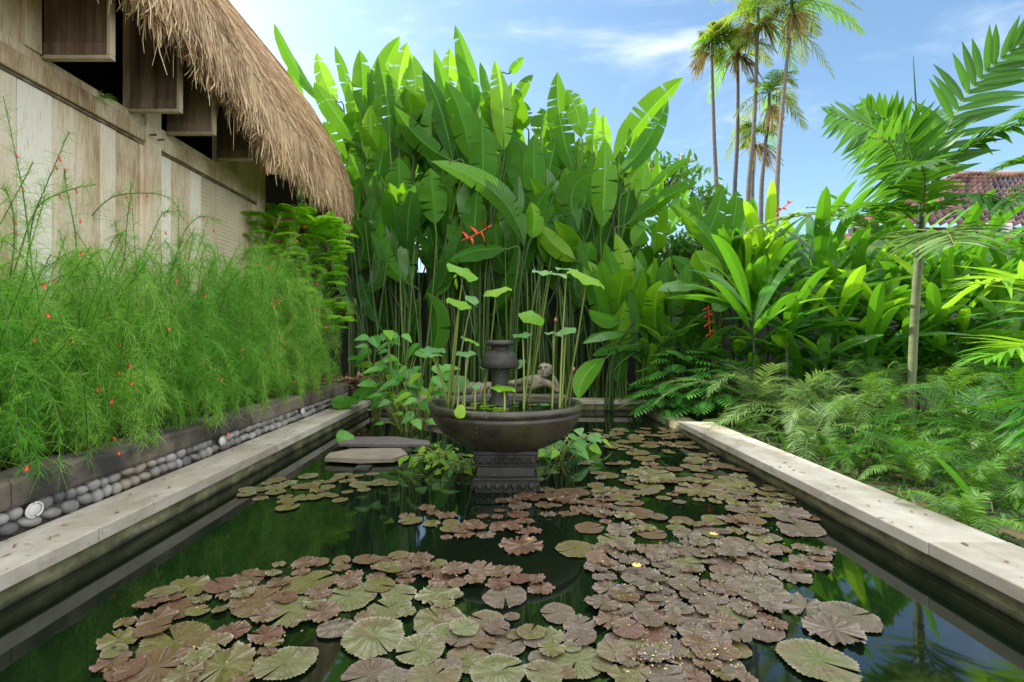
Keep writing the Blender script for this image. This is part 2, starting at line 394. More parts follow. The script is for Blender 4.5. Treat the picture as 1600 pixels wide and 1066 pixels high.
def mat_coping():
    m, nt, o = newmat('limestone_coping'); g = G(nt)
    P = g.geo((1, .35, 1)); c = g.ramp(g.math('ADD', g.noise(5, P, 7, .62), g.math('MULTIPLY', g.attr(), .22)), [(.36, (.30, .265, .21)), (.55, (.43, .395, .335)), (.78, (.54, .51, .45))])
    c = g.mix(g.rng_(g.noise(34, g.geo((1, 1, 1)), 3), .66, .72), c, (.22, .2, .17))
    c = g.mix(g.math('MULTIPLY', g.rng_(g.noise(1.3, g.geo(), 6, .7), .48, .64), .6), c, (.27, .245, .18)); c = g.mix(g.math('MULTIPLY', g.rng_(g.noise(3.1, g.geo((1, .6, 1)), 8, .75), .56, .66), .5), c, (.17, .165, .11))
    p = g.princ(c, .62, g.bump(g.noise(45, g.geo(), 6, .7), .25, .004), .35); g.l(p.outputs[0], o.inputs[0]); return m
def mat_mossy():
    m, nt, o = newmat('mossy_pond_wall'); g = G(nt)
    z = g.n('ShaderNodeSeparateXYZ'); g.l(g.geo(), z.inputs[0])
    n1 = g.noise(9, g.geo((1, .5, .6)), 7, .65)
    c = g.ramp(n1, [(.32, (.055, .06, .028)), (.52, (.17, .17, .09)), (.72, (.34, .32, .22))])
    wet = g.rng_(g.math('ADD', z.outputs[2], g.math('MULTIPLY', g.noise(4, g.geo(), 4), .06)), .03, .065, 1, 0)   # tide mark of algae above the water
    c = g.mix(wet, c, (.012, .016, .01))
    p = g.princ(c, .7, g.bump(g.noise(40, g.geo(), 5), .5, .006), .4); g.l(p.outputs[0], o.inputs[0]); return m
def mat_plank(name='weathered_plank', tone=0.0):
    m, nt, o = newmat(name); g = G(nt); r = g.attr()
    P = g.geo((6, 6, .55)); grain = g.noise(5, P, 8, .65, 1.2); fine = g.noise(26, g.geo((4, 4, .25)), 5, .6)
    patch = g.noise(1.4, g.geo((1, 1.3, .7)), 5, .6)
    f = g.math('ADD', g.math('ADD', g.math('MULTIPLY', grain, .38), g.math('MULTIPLY', r, .34)), g.math('MULTIPLY', patch, .62))
    c = g.ramp(f, [(.38 + tone, (.22, .13, .07)), (.50 + tone, (.50, .36, .22)), (.62 + tone, (.75, .63, .47)), (.86 + tone, (.88, .82, .72))])
    c = g.mix(g.math('MULTIPLY', g.rng_(fine, .42, .3), .5), c, (.12, .08, .05))
    vor = g.n('ShaderNodeTexWave'); vor.wave_type = 'BANDS'; vor.bands_direction = 'Y'; vor.inputs['Scale'].default_value = 2.5; vor.inputs['Distortion'].default_value = 9; vor.inputs['Detail'].default_value = 2; vor.inputs['Detail Scale'].default_value = 1.2; g.l(g.geo((1, 1.2, .9)), vor.inputs['Vector'])
    c = g.mix(g.math('MULTIPLY', g.rng_(vor.outputs['Fac'], .97, 1.0), .08), c, (.25, .17, .11))       # faint carved curls
    p = g.princ(c, .8, g.bump(g.math('ADD', grain, fine), .45, .008), .25); g.l(p.outputs[0], o.inputs[0]); return m
def mat_woven():
    m, nt, o = newmat('woven_panel'); g = G(nt)
    s = g.n('ShaderNodeSeparateXYZ'); g.l(g.geo(), s.inputs[0])
    a = g.math('SINE', g.math('MULTIPLY', g.math('ADD', s.outputs[1], s.outputs[2]), 62.0)); b = g.math('SINE', g.math('MULTIPLY', g.math('SUBTRACT', s.outputs[1], s.outputs[2]), 62.0))
    f = g.math('MULTIPLY', a, b); c = g.ramp(g.rng_(f, -1, 1), [(.25, (.34, .24, .14)), (.6, (.6, .5, .38)), (.9, (.72, .65, .55))])
    c = g.mix(g.math('MULTIPLY', g.rng_(g.noise(3, g.geo((1, 1, .5)), 5, .6), .45, .62), .7), c, (.5, .4, .28)); c = g.mix(g.rng_(g.noise(2.1, g.geo(), 4), .4, .6, .35, .85), c, (.66, .56, .43)); p = g.princ(c, .8, g.bump(f, .3, .01), .2); g.l(p.outputs[0], o.inputs[0]); return m
def mat_straw():
    m, nt, o = newmat('thatch_straw'); g = G(nt); r = g.attr()
    f = g.math('ADD', g.math('MULTIPLY', r, .95), g.math('MULTIPLY', g.noise(1.7, g.geo(), 5, .6), .38))
    c = g.ramp(f, [(.2, (.10, .055, .03)), (.4, (.34, .215, .12)), (.62, (.62, .45, .275)), (.9, (.93, .74, .48))])
    p = g.princ(c, .75, None, .25); tr = g.n('ShaderNodeBsdfTranslucent'); g.l(c, tr.inputs[0])
    ms = g.n('ShaderNodeMixShader'); ms.inputs[0].default_value = .2; g.l(p.outputs[0], ms.inputs[1]); g.l(tr.outputs[0], ms.inputs[2]); g.l(ms.outputs[0], o.inputs[0]); return m
def mat_pad(name, inner, outer, rim, red=(.28, .09, .07)):
    m, nt, o = newmat(name); g = G(nt); u, v = sepuv(g)        # u = angle turns, v = radius
    oi = g.n('ShaderNodeObjectInfo'); rr = oi.outputs['Random']
    vein = g.math('ABSOLUTE', g.math('SINE', g.math('MULTIPLY', g.math('ADD', u, g.math('MULTIPLY', g.noise(7, g.geo(), 2), .006)), 69.0)))
    c = g.mix(g.rng_(g.math('ADD', v, g.math('MULTIPLY', g.noise(9, g.geo(), 4), .5)), .55, 1.3), inner, outer)
    c = g.mix(g.math('MULTIPLY', g.rng_(g.math('ADD', g.noise(6, g.geo(), 5, .65), g.math('MULTIPLY', rr, .22)), .56, .76), .85), c, red)
    c = g.mix(g.math('MULTIPLY', g.rng_(vein, .14, .0), .34), c, rim)
    c = g.mix(g.math('MULTIPLY', g.math('MULTIPLY', g.rng_(v, .88, 1.0), g.rng_(g.noise(4, g.geo(), 2), .4, .6)), .8), c, rim)
    c = g.mix(g.math('MULTIPLY', g.rng_(g.noise(17, g.geo(), 5, .7), .56, .66), .45), c, outer)
    c = g.mix(g.math('MULTIPLY', g.rng_(g.noise(30, g.geo(), 4, .7), .55, .66), .65), c, (.05, .03, .018)); c = g.mix(g.math('MULTIPLY', g.rng_(g.noise(75, g.geo(), 2), .68, .72), .6), c, (.42, .38, .28))  # dark mottling, then small pale flecks painted as glints
    hb = g.math('ADD', g.math('MULTIPLY', g.rng_(vein, .3, 0), -1.0), g.noise(24, g.geo(), 4))
    p = g.princ(c, g.rng_(g.noise(12, g.geo(), 3), .3, .7, .24, .5), g.bump(hb, .6, .006), .8); g.l(p.outputs[0], o.inputs[0]); return m
def mat_wet(name, c1, c2, moss, rough=.28):
    m, nt, o = newmat(name); g = G(nt)
    c = g.ramp(g.noise(7, g.geo(), 7, .65), [(.35, c1), (.7, c2)])
    c = g.mix(g.math('MULTIPLY', g.rng_(g.noise(2.6, g.geo((1, 1, 1.6)), 6, .7), .46, .64), .8), c, moss)
    c = g.mix(g.rng_(g.noise(60, g.geo(), 2), .7, .74), c, (.3, .3, .25))
    p = g.princ(c, g.rng_(g.noise(9, g.geo(), 3), .35, .65, rough, rough * 2), g.bump(g.noise(40, g.geo(), 6, .7), .45, .008), .6); g.l(p.outputs[0], o.inputs[0]); return m
def mat_water(name, bump=.05, scale=(1.2, .5, 1)):
    m, nt, o = newmat(name); g = G(nt)
    b = g.bump(g.noise(3.0, g.geo(scale), 3), bump, .02)
    p = g.princ((.004, .009, .004), .035, b, .5); p.inputs['IOR'].default_value = 1.7
    gl = g.n('ShaderNodeBsdfGlossy'); gl.inputs['Roughness'].default_value = .035; g.l(b, gl.inputs['Normal'])
    g.l(p.outputs[0], o.inputs[0]); return m
def mat_tile():
    m, nt, o = newmat('clay_roof_tile'); g = G(nt)
    f = g.math('ADD', g.math('MULTIPLY', g.attr(), .5), g.math('MULTIPLY', g.noise(.8, g.geo(), 6, .65), .6))
    c = g.ramp(f, [(.25, (.05, .03, .032)), (.5, (.16, .085, .075)), (.75, (.32, .18, .14)), (.95, (.55, .38, .28))])
    p = g.princ(c, .8, g.bump(g.noise(9, g.geo(), 5), .3, .02), .3); g.l(p.outputs[0], o.inputs[0]); return m
M['coping'] = mat_coping(); M['mossy'] = mat_mossy(); M['plank'] = mat_plank(); M['beam'] = mat_plank('weathered_beam', .06); M['woven'] = mat_woven(); M['straw'] = mat_straw()
M['pad_olive'] = mat_pad('olive_lily_pad', (.115, .115, .025), (.13, .11, .038), (.24, .22, .12), (.12, .065, .03))
M['pad_green'] = mat_pad('grey_green_lily_pad', (.12, .135, .042), (.16, .155, .075), (.31, .31, .21), (.14, .09, .05))
M['pad_red'] = mat_pad('reddish_lily_pad', (.115, .074, .034), (.13, .076, .042), (.21, .145, .10), (.115, .048, .03))
M['pad_mauve'] = mat_pad('mauve_lily_pad', (.12, .098, .06), (.135, .103, .076), (.25, .205, .17), (.11, .066, .047))
M['bowl'] = mat_wet('wet_bowl_stone', (.012, .011, .008), (.055, .045, .03), (.06, .065, .018), .24)
M['bowl_dark'] = mat_wet('black_wet_stone', (.008, .008, .007), (.035, .034, .03), (.02, .025, .012), .4)
M['water'] = mat_water('pond_water', .035); M['bowlwater'] = mat_water('bowl_water', .1, (6, 6, 1))
M['tile'] = mat_tile()

# ================================================================== SETTING
def struct(name, mb, mat, smooth=False): o = mb.build(name, mat, None, smooth); o['kind'] = 'structure'; return o
M['undergrowth'] = plain('leafy_soil', (.012, .02, .007), (.05, .07, .02), .95, 14, .9, c3=(.09, .055, .03), c3at=.62)
g_ = MB()                                # ground as one sheet to the horizon, with the pond left out
def ground_sheet():
    xs = [-1500, -300, -60, -12, -6, -2.28, 2.24, 6, 12, 60, 300, 1500]; ys = [-1500, -300, -40, -4, 0, 3, 6, 8.72, 12, 18, 30, 80, 400, 1500]
    v = []; q = []
    for y in ys:
        for x in xs: v.append((x, y, .03 if abs(x) < 7 and y < 30 else .02))
    nx = len(xs)
    for j in range(len(ys) - 1):
        for i in range(nx - 1):
            if i == 5 and 3 <= j <= 6: continue
            a = j * nx + i; q.append((a, a + 1, a + nx + 1, a + nx))
    g_.add(v, q)
ground_sheet(); struct('ground', g_, M['undergrowth'])
wm = MB(); wm.add([(-2.285, -4, 0), (2.245, -4, 0), (2.245, 8.715, 0), (-2.285, 8.715, 0)], [(0, 1, 2, 3)]); struct('water', wm, M['water'])
sm = MB()                                # raised soil of the planted bed on the left
n = 40
ys = np.linspace(-1, 10.5, n); 
v = []; q = []
for y in ys:
    for x in np.linspace(-3.72, -2.62, 8): v.append((x, y, .40 + .06 * math.sin(y * 2.3 + x * 5) * .5 + .05 * rng.random()))
for j in range(n - 1):
    for i in range(7): a = j * 8 + i; q.append((a, a + 1, a + 9, a + 8))
sm.add(v, q); struct('planting_soil', sm, M['soil'], True)

# ------------------------------------------------------------------ pond copings
def coping(name, label, x0, x1, y0, y1, z0, z1, wx0, wx1, wy0, wy1, along='y', step=1.15):
    t = empty(name, ((x0 + x1) / 2, (y0 + y1) / 2, 0), label, 'pond edge')
    mb = MB(); box(mb, (wx0, wy0, -.25), (wx1, wy1, z0 - .001)); mb.build('pond_wall', M['mossy'], t, False)
    a, b = (y0, y1) if along == 'y' else (x0, x1); k = a
    while k < b - .05:
        e = min(k + step * rng.uniform(.92, 1.06), b); e = b if b - e < .35 else e
        s_ = MB(); dz = rng.uniform(-.0012, .0012)
        if along == 'y': box(s_, (x0, k + .003, z0 + dz), (x1, e - .003, z1 + dz), bev=.004)
        else: box(s_, (k + .0015, y0, z0 + dz), (e - .0015, y1, z1 + dz), bev=.004)
        s_.build('coping_slab', M['coping'], t, False); k = e
    return t
coping('pond_coping', 'pale limestone coping along the left side of the pond below the pebble wall', -2.612, -2.248, -3.0, 8.58, .103, .182, -2.60, -2.282, -3, 8.6)
coping('pond_coping', 'pale limestone coping along the right side of the pond beside the ferns', 2.2, 2.62, -3.0, 6.45, .108, .176, 2.243, 2.60, -3, 8.7)
coping('pond_coping', 'weathered coping across the far end of the pond behind the bowl', -2.24, 2.40, 8.6, 8.95, .11, .18, -2.24, 2.24, 8.64, 8.93, 'x')

# ------------------------------------------------------------------ planter wall with pebbles
pw = empty('planter_wall', (-2.7, 3, 0), 'low planter wall of river pebbles under a stained concrete cap', 'planter wall')
mb = MB(); box(mb, (-2.74, -1, .10), (-2.645, 8.5, .345)); mb.build('mortar_bed', M['mortar'], pw, False)
k = -1.0
while k < 8.5:
    e = min(k + rng.uniform(1.0, 1.5), 8.55); mb = MB()
    z0, z1 = .335, .48; K = 14; yy = np.linspace(k + .004, e - .004, K)      # slightly uneven cap stone
    dx = np.interp(yy, np.linspace(-1, 9, 90), rng.normal(0, .007, 90)); dz = np.interp(yy, np.linspace(-1, 9, 60), rng.normal(0, .008, 60))
    prof = [(-2.60, z0), (-2.592, z0 + .02), (-2.595, z1 - .02), (-2.61, z1), (-2.84, z1 + .003), (-2.84, z0)]
    v = np.array([[(px + dx[i] * (j < 4), yy[i], pz + (dz[i] if j in (2, 3, 4) else dx[i] * .6)) for j, (px, pz) in enumerate(prof)] for i in range(K)]).reshape(-1, 3)
    q = [(i * 6 + j, (i + 1) * 6 + j, (i + 1) * 6 + (j + 1) % 6, i * 6 + (j + 1) % 6) for i in range(K - 1) for j in range(6)]
    q += [(5, 4, 3, 0), (3, 2, 1, 0)] + [((K - 1) * 6 + a, (K - 1) * 6 + b, (K - 1) * 6 + c, (K - 1) * 6 + d) for a, b, c, d in ((0, 3, 4, 5), (0, 1, 2, 3))]
    mb.add(v, q); mb.build('cap_stone', M['capstone'], pw, False); k = e
lamps = [2.83, 4.72, 6.6]
cnt = 0; rest = MB()
for row, zc in ((0, .222), (1, .30)):
    y = 2.3 + row * .04
    while y < 8.45:
        wd = rng.uniform(.06, .135); y += wd
        yc = y - wd / 2
        if any(abs(yc - l) < .075 for l in lamps) and row == 1: continue
        hz = rng.uniform(.028, .048); mb = rest if cnt >= 100 else MB()
        ellip(mb, (-2.640 + rng.uniform(-.008, .008), yc, zc + rng.uniform(-.008, .008)), (.045, wd * .52, hz), rng.uniform(-.35, .35), 12, 8, r=rng.random())
        if cnt < 100: mb.build('pebble', M['pebble'], pw)
        cnt += 1
tag(rest.build('pebbles_beyond', M['pebble'], pw), kind='stuff')
for l, lb in zip(lamps, ('round recessed wall light between pebbles nearest the left edge', 'small round wall light among the pebbles midway along the planter wall', 'farthest round wall light among the pebbles under the bright fern')):
    t = empty('wall_light', (-2.6, l, .29), lb, 'light')
    a = MB(); th = np.linspace(0, 2 * math.pi, 25)
    P = np.stack([np.full(25, -2.596), l + .05 * np.cos(th), .285 + .04 * np.sin(th)], -1); tube(a, P, .006, 6); a.build('rim', M['metal'], t)
    a = MB(); ellip(a, (-2.605, l, .285), (.018, .046, .037), 0, 16, 12); a.build('lens', M['white'], t)

# ------------------------------------------------------------------ house of old boards under a thatched roof
WX = -3.7
hs = empty('wooden_house', (WX, 3, 0), 'old weathered timber house with a shaggy thatched roof and open shutters', 'house')
mb = MB(); y = 1.0; panel = MB()
while y < 7.80:
    wd = rng.uniform(.19, .34); e = min(y + wd, 7.8)
    if 6.02 < y < 7.2: m_ = panel
    else: m_ = mb
    box(m_, (WX - .06, y + .003, .2), (WX + rng.uniform(-.006, .006), e - .003, 3.235), r=rng.random() ** 1.3, bev=.003); y = e
mb.build('board_wall', M['plank'], hs, False); panel.build('woven_panel', M['woven'], hs, False)
for a, b in ((1.0, 3.93), (5.07, 5.55), (6.62, 7.8)):
    y = a; mb = MB()                     # upper wall pieces between the openings
    while y < b - .02:
        e = min(y + rng.uniform(.2, .3), b); e = b if b - e < .06 else e
        box(mb, (WX - .08, y + .003, 3.48), (WX - .012 + rng.uniform(-.005, .005), e - .003, 4.7), r=rng.random() * .6); y = e
    mb.build('upper_wall', M['plank'], hs, False)
mb = MB(); box(mb, (WX - .06, .9, 3.236), (WX + .04, 7.85, 3.40), bev=.008); mb.build('beam', M['beam'], hs, False)
mb = MB(); box(mb, (WX - .06, .9, 3.402), (WX + .012, 7.85, 3.482), bev=.005); mb.build('window_sill', M['beam'], hs, False)
mb = MB(); box(mb, (WX - .05, .9, 3.205), (WX + .018, 7.85, 3.232), bev=.004); mb.build('bead', M['wood_dark'], hs, False)
for a, b in ((3.93, 4.07), (5.235, 5.46), (7.62, 7.84)):
    mb = MB(); box(mb, (WX - .08, a, .2 if b > 5 else 3.483), (WX + .046 if b > 5 else WX + .03, b, 4.7), r=.5, bev=.006); mb.build('post', M['beam'], hs, False)
for yy in (5.28, 5.41):
    mb = MB(); P = [(WX + .04, yy, 3.325), (WX + .12, yy - .02, 3.32)]; tube(mb, P, .012, 8, cap=True); mb.build('peg', M['wood_dark'], hs)
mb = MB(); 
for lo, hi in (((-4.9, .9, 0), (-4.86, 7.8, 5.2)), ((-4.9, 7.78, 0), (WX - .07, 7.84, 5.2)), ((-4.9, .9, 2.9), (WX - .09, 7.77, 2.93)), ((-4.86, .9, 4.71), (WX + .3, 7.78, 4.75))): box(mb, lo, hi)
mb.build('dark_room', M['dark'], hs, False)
for k, (yh, wd, zb, zt) in enumerate(((4.09, .545, 3.46, 4.5), (5.03, .50, 3.45, 4.5), (5.585, .52, 3.45, 4.45), (6.55, .475, 3.50, 4.45))):
    sh = MB(); x0 = WX + .02
    box(sh, (x0, yh, zb + .02), (x0 + wd - .03, yh + .028, zt), r=.3)
    o = sh.build('shutter', M['wood_dark'], hs, False)
    fr = MB()
    box(fr, (x0, yh - .014, zb), (x0 + wd, yh + .04, zb + .03), r=.8, bev=.003); box(fr, (x0 + wd - .032, yh - .014, zb + .031), (x0 + wd, yh + .04, zt), r=.9, bev=.003)
    fr.build('lit_edge_strip', M['wood_lit_edge'], o, False)  # edges pale and faces dark: the side light is in the colour
    ra = MB(); box(ra, (x0 + .002, yh - .010, zb + .032), (x0 + wd - .034, yh - .002, zb + .13), r=.5); box(ra, (x0 + wd - .12, yh - .012, zb + .132), (x0 + wd - .034, yh - .002, zt), r=.3)
    ra.build('rail', M['wood_dark'], o, False)

# roof: rounded rectangle plan, inset by d while rising
PD = [0, .03, .12, .35, .75, 1.3, 2.2, 4.2]; PZ = [0, .45, .85, 1.45, 2.15, 2.9, 4.0, 6.1]
EX, EY, RC = -2.90, 11.0, 1.3
def roofpos(s, d):
    """s: metres along the eave from Y=-3; d: inset. Returns the point without height and the outward normal."""
    s = np.asarray(s, float); d = np.asarray(d, float); s, d = np.broadcast_arrays(s, d)
    l1 = (EY - RC) + 3; l2 = l1 + RC * math.pi / 2
    R = np.maximum(RC - d, .03); cx = EX - RC - np.maximum(d - RC + .03, 0); cy = EY - RC - np.maximum(d - RC + .03, 0)
    th = np.clip((s - l1) / RC, 0, math.pi / 2)
    x = cx + R * np.cos(th); y = np.where(s < l1, -3 + s * (cy + 3) / l1, cy + R * np.sin(th))
    x = np.where(s > l2, x - (s - l2), x)
    nx = np.cos(th); ny = np.sin(th)
    return x, y, nx, ny
def eave_z(s):
    return np.interp(s - 3, [-3, 4.2, 5.4, 6.0, 6.6, 8.0, 11, 14], [4.14, 4.08, 3.93, 3.80, 3.68, 3.56, 3.50, 3.5]) + .02 * np.sin(s * 5.1) + .015 * np.sin(s * 12.7)
def rp(s, d, lift=0.0):
    s = np.asarray(s, float)
    x, y, nx, ny = roofpos(s, d); e0 = np.interp(s - 3, [-3, 4.2, 5.4, 6.0, 6.6, 8.0, 11, 14], [3.72, 3.72, 3.60, 3.46, 3.33, 3.34, 3.45, 3.5])
    z = e0 + np.interp(d, PD, PZ) + (eave_z(s) - e0) * np.clip(1 - np.asarray(d) / .45, 0, 1)
    return np.stack([x + nx * lift, y + ny * lift, z + lift * .5], -1)
S_ = np.linspace(0, 20, 90); D_ = np.array([.5, .12, 0, .01, .03, .07, .12, .22, .35, .55, .75, 1, 1.3, 1.7, 2.2, 3, 4.1])
mb = MB(); box(mb, (-7.5, 7.86, 3.70), (-3.25, 10.55, 3.74)); mb.build('eave_shade_sheet', M['dark'], hs, False)  # near-black sheet added to darken the shaded underside of the far eave
mb = MB(); box(mb, (-7.5, 7.85, .2), (-3.78, 7.90, 3.70)); mb.build('end_wall', M['wood_dark'], hs, False)
mb = MB(); v = []
for i, d in enumerate(D_):
    p = rp(S_, d); 
    if i < 2: p[:, 2] = eave_z(S_) + (.28 if i == 0 else .06)
    v.append(p)
v = np.concatenate(v); ns = len(S_)
q = [(i * ns + j, i * ns + j + 1, (i + 1) * ns + j + 1, (i + 1) * ns + j) for i in range(len(D_) - 1) for j in range(ns - 1)]
mb.add(v, q, r=.3); roof = mb.build('thatched_roof', M['straw'], hs)
st = MB(); Nn = 42000
s = rng.uniform(1.5, 18, Nn) ; arc = rng.random(Nn) ** 1.25
dd = np.interp(arc, [0, .2, .45, .7, 1], [0, .05, .25, .9, 3.6])
ln = rng.uniform(.12, .42, Nn); clump = np.interp(s, np.linspace(0, 20, 260), rng.random(260)); clump2 = np.interp(s * 3 + dd * 5, np.linspace(0, 90, 500), rng.random(500))
slope = np.interp(dd, [0, .05, .2, .6, 1.5, 4], [12, 8, 4, 2.2, 1.5, 1.1])         # rise per inset
dk = ln / np.sqrt(1 + slope ** 2)
side = rng.normal(0, .05, Nn)
P = np.stack([rp(s, dd + dk, .01), rp(s + side * .4, np.maximum(dd + dk * .5, 0), .022), rp(s + side, dd, .035)], 1)
low = dd < dk * .6
P[:, 2, 2] = np.where(low, P[:, 2, 2] - rng.uniform(0, .12, Nn), P[:, 2, 2])
wd = rng.uniform(.0035, .009, Nn)[:, None] * np.array([.8, 1, .3])
hd = nrm(np.stack([-roofpos(s, 0)[3], roofpos(s, 0)[2], rng.normal(0, .25, Nn)], -1))
blades(st, P, hd, wd, 0.0, 1, r=np.clip(.25 * clump + .35 * clump2 + .45 * rng.random(Nn), 0, 1))
tag(st.build('thatch_straws', M['straw'], roof), kind='stuff')
st = MB(); Nn = 15000                     # fringe hanging from the eave in uneven locks
s = rng.uniform(2.5, 17, Nn); lock = np.interp(s, np.linspace(0, 20, 420), rng.random(420) ** 2.2)
ln = .10 + .30 * lock * rng.random(Nn) + .10 * rng.random(Nn); ln = np.where(rng.random(Nn) < .02, ln + rng.uniform(.12, .34, Nn), ln)
inn = rng.uniform(0, .30, Nn) ** 1.2
base = rp(s, inn * .6); base[:, 2] = eave_z(s) + rng.uniform(.02, .35, Nn)
tip = base.copy(); sw = rng.normal(0, .09, Nn) * (1 + lock); tip[:, 1] += sw; tip[:, 0] += rng.normal(.02, .05, Nn); tip[:, 2] = eave_z(s) - ln * .95 + inn * .2
mid = (base + tip) / 2 + rng.normal(0, .014, (Nn, 3)); mid2 = mid * .45 + tip * .55 + rng.normal(0, .012, (Nn, 3))
P = np.stack([base, mid, mid2, tip], 1)
blades(st, P, nrm(np.stack([rng.normal(0, .5, Nn), np.ones(Nn), np.zeros(Nn)], -1)), rng.uniform(.003, .007, Nn)[:, None] * np.array([1, 1, .9, .4]), 0.0, 1, r=np.clip(.3 * lock + .7 * rng.random(Nn), 0, 1))
tag(st.build('straw_fringe', M['straw'], roof), kind='stuff')

# ------------------------------------------------------------------ dark garden wall behind the heliconias
gw = empty('garden_wall', (0, 11.2, 0), 'dark grey garden wall behind the heliconia stems', 'wall')
mb = MB(); x = -6.0
while x < 9.4:
    box(mb, (x + .004, 11.1, 0), (x + 1.2, 11.3, 2.55), r=rng.random()); x += 1.2
mb.build('wall_face', M['wallgrey'], gw, False)
mb = MB(); box(mb, (-6.05, 11.06, 2.552), (9.7, 11.34, 2.64), bev=.01); mb.build('wall_cap', M['capstone'], gw, False)

# ------------------------------------------------------------------ tiled roof on the right
rh = empty('tiled_house', (20, 20, 0), 'house on the right with a clay tile hip roof behind the palms', 'house')
def tile_face(A, B, C, D, name, rows=22, cols=40):
    """A,B = eave ends, C,D = ridge ends (D above A). Pantile surface on the quad."""
    A, B, C, D = map(np.asarray, (A, B, C, D)); nrml = nrm(np.cross(B - A, D - A))
    mb = MB(); cu = np.linspace(0, 1, cols * 4 + 1)
    for r_ in range(rows):
        t0, t1 = r_ / rows, (r_ + 1.04) / rows
        L0 = A + (D - A) * t0; R0 = B + (C - B) * t0; L1 = A + (D - A) * min(t1, 1); R1 = B + (C - B) * min(t1, 1)
        wv = (np.cos(cu * cols * 2 * math.pi) * .07)[:, None]
        lo = L0 + (R0 - L0) * cu[:, None] + nrml * (wv + .14); hi = L1 + (R1 - L1) * cu[:, None] + nrml * (wv + .03); fr_ = lo - nrml * .09
        nn = len(cu); v = np.concatenate([fr_, lo, hi]); a = np.arange(nn - 1)
        q = np.concatenate([np.stack([a, a + 1, a + nn + 1, a + nn], -1), np.stack([a + nn, a + nn + 1, a + 2 * nn + 1, a + 2 * nn], -1)])
        rr = np.repeat(rng.random(cols + 1), 4)[:nn]; mb.add(v, q, r=np.concatenate([rr, rr, rr]))
    return mb.build(name, M['tile'], rh)
A = W(1222, 398, 17); B = W(1760, 352, 17.5); C = W(1700, 262, 20.5); D = W(1500, 272, 20.5)
A[2] = B[2] = W(1560, 353, 17.2)[2]; C[2] = D[2]
A[0] = W(1330, 380, 17)[0]
o = tile_face(A, B, C, D, 'upper_roof', 12, 30)
mb = MB(); tube(mb, [A, D], .12, 8); tube(mb, [D, C], .13, 8); mb.build('ridge_tiles', M['tile'], rh)
zl = A[2] - .35
A2 = (W(1225, 0, 15.4)[0], 15.4, zl - 1.05); B2 = (A2[0] + 11.5, 15.4, zl - 1.05); D2 = (A[0] + .2, 17.3, zl); C2 = (A2[0] + 11.5, 17.3, zl)
tile_face(A2, B2, C2, D2, 'lower_roof', 7, 32)
mb = MB(); box(mb, (A[0] + .3, 17.35, 0), (A[0] + 10.5, 17.6, A[2] - .02)); mb.build('gable_wall', M['wallgrey'], rh, False)
for px in (1547, 1583, 1620):
    c_ = W(px, 358, 17.0); mb = MB(); box(mb, (c_[0] - .10, 17.1, c_[2] - .28), (c_[0] + .10, 17.34, c_[2] + .22), bev=.02); mb.build('white_bracket', M['white'], rh, False)
mb = MB(); tube(mb, [A2, D2], .1, 8); mb.build('hip_tiles', M['tile'], rh)
mb = MB(); box(mb, (A2[0] + .6, 15.9, 0), (A2[0] + 11, 16.1, A2[2] + .15)); mb.build('lower_wall', M['wallgrey'], rh, False)

#@@OBJECTS
# ================================================================== OBJECTS
# ------------------------------------------------------------------ stone fountain bowl
FY = 4.33; FX = (790 - 788) / 800 * FY
ft = empty('stone_fountain', (FX, FY, 0), 'wet dark stone fountain bowl with a mushroom-shaped spout standing in the pond', 'fountain')
mb = MB(); prof = [(.20, .335), (.27, .33), (.36, .345), (.47, .40), (.55, .47), (.605, .55), (.628, .60), (.63, .622), (.618, .632), (.640, .640), (.652, .658), (.650, .680), (.636, .695), (.606, .697), (.590, .688), (.58, .66), (.56, .60), (.3, .52), (.0, .5)]
lathe(mb, prof, (FX, FY, 0), 72, wob=.003); mb.build('bowl', M['bowl'], ft)
mb = MB(); n = 60; th = np.arange(n) / n * 2 * math.pi
mb.add(np.concatenate([np.stack([FX + .585 * np.cos(th), FY + .585 * np.sin(th), np.full(n, .665)], -1), [(FX, FY, .665)]]), t=[(n, k, (k + 1) % n) for k in range(n)]); mb.build('bowl_water', M['bowlwater'], ft)
pd = MB()
for lo, hi, h0, h1 in ((.245, .245, -.2, .095), (.262, .262, .0955, .118), (.232, .232, .1185, .205), (.25, .25, .2055, .225), (.238, .238, .2255, .30), (.262, .262, .3005, .335)):
    box(pd, (FX - lo, FY - lo, h0), (FX + hi, FY + hi, h1), r=.4, bev=.006)
p_ = pd.build('pedestal', M['bowl_dark'], ft, False)
cv = MB()                                # carved scrolls and bosses on the faces
for zc, rr in ((.05, .034), (.255, .022)):
    for k in range(7):
        u = (k - 3) * .068
        for (cx, cy) in ((FX + u, FY - (.247 if rr > .03 else .24)), (FX - .247, FY + u), (FX + .247, FY + u)):
            ellip(cv, (cx, cy, zc), (rr * .8, rr * .5, rr), 0, 8, 6)
            a = np.linspace(0, 5.5, 12); P = np.stack([cx + (.012 + .0035 * a) * np.cos(a) * 1.4, np.full(12, cy - .012), zc + (.012 + .0035 * a) * np.sin(a) * 1.4], -1)
            if cy < FY - .2: tube(cv, P, .005, 5)
cv.build('carving', M['bowl_dark'], p_)
mb = MB(); lathe(mb, [(.0, .60), (.10, .60), (.10, .70), (.075, .73), (.07, .78), (.072, .95), (.08, .985), (.085, 1.0)], (FX - .05, FY, 0), 28); mb.build('spout_column', M['bowl_dark'], ft)
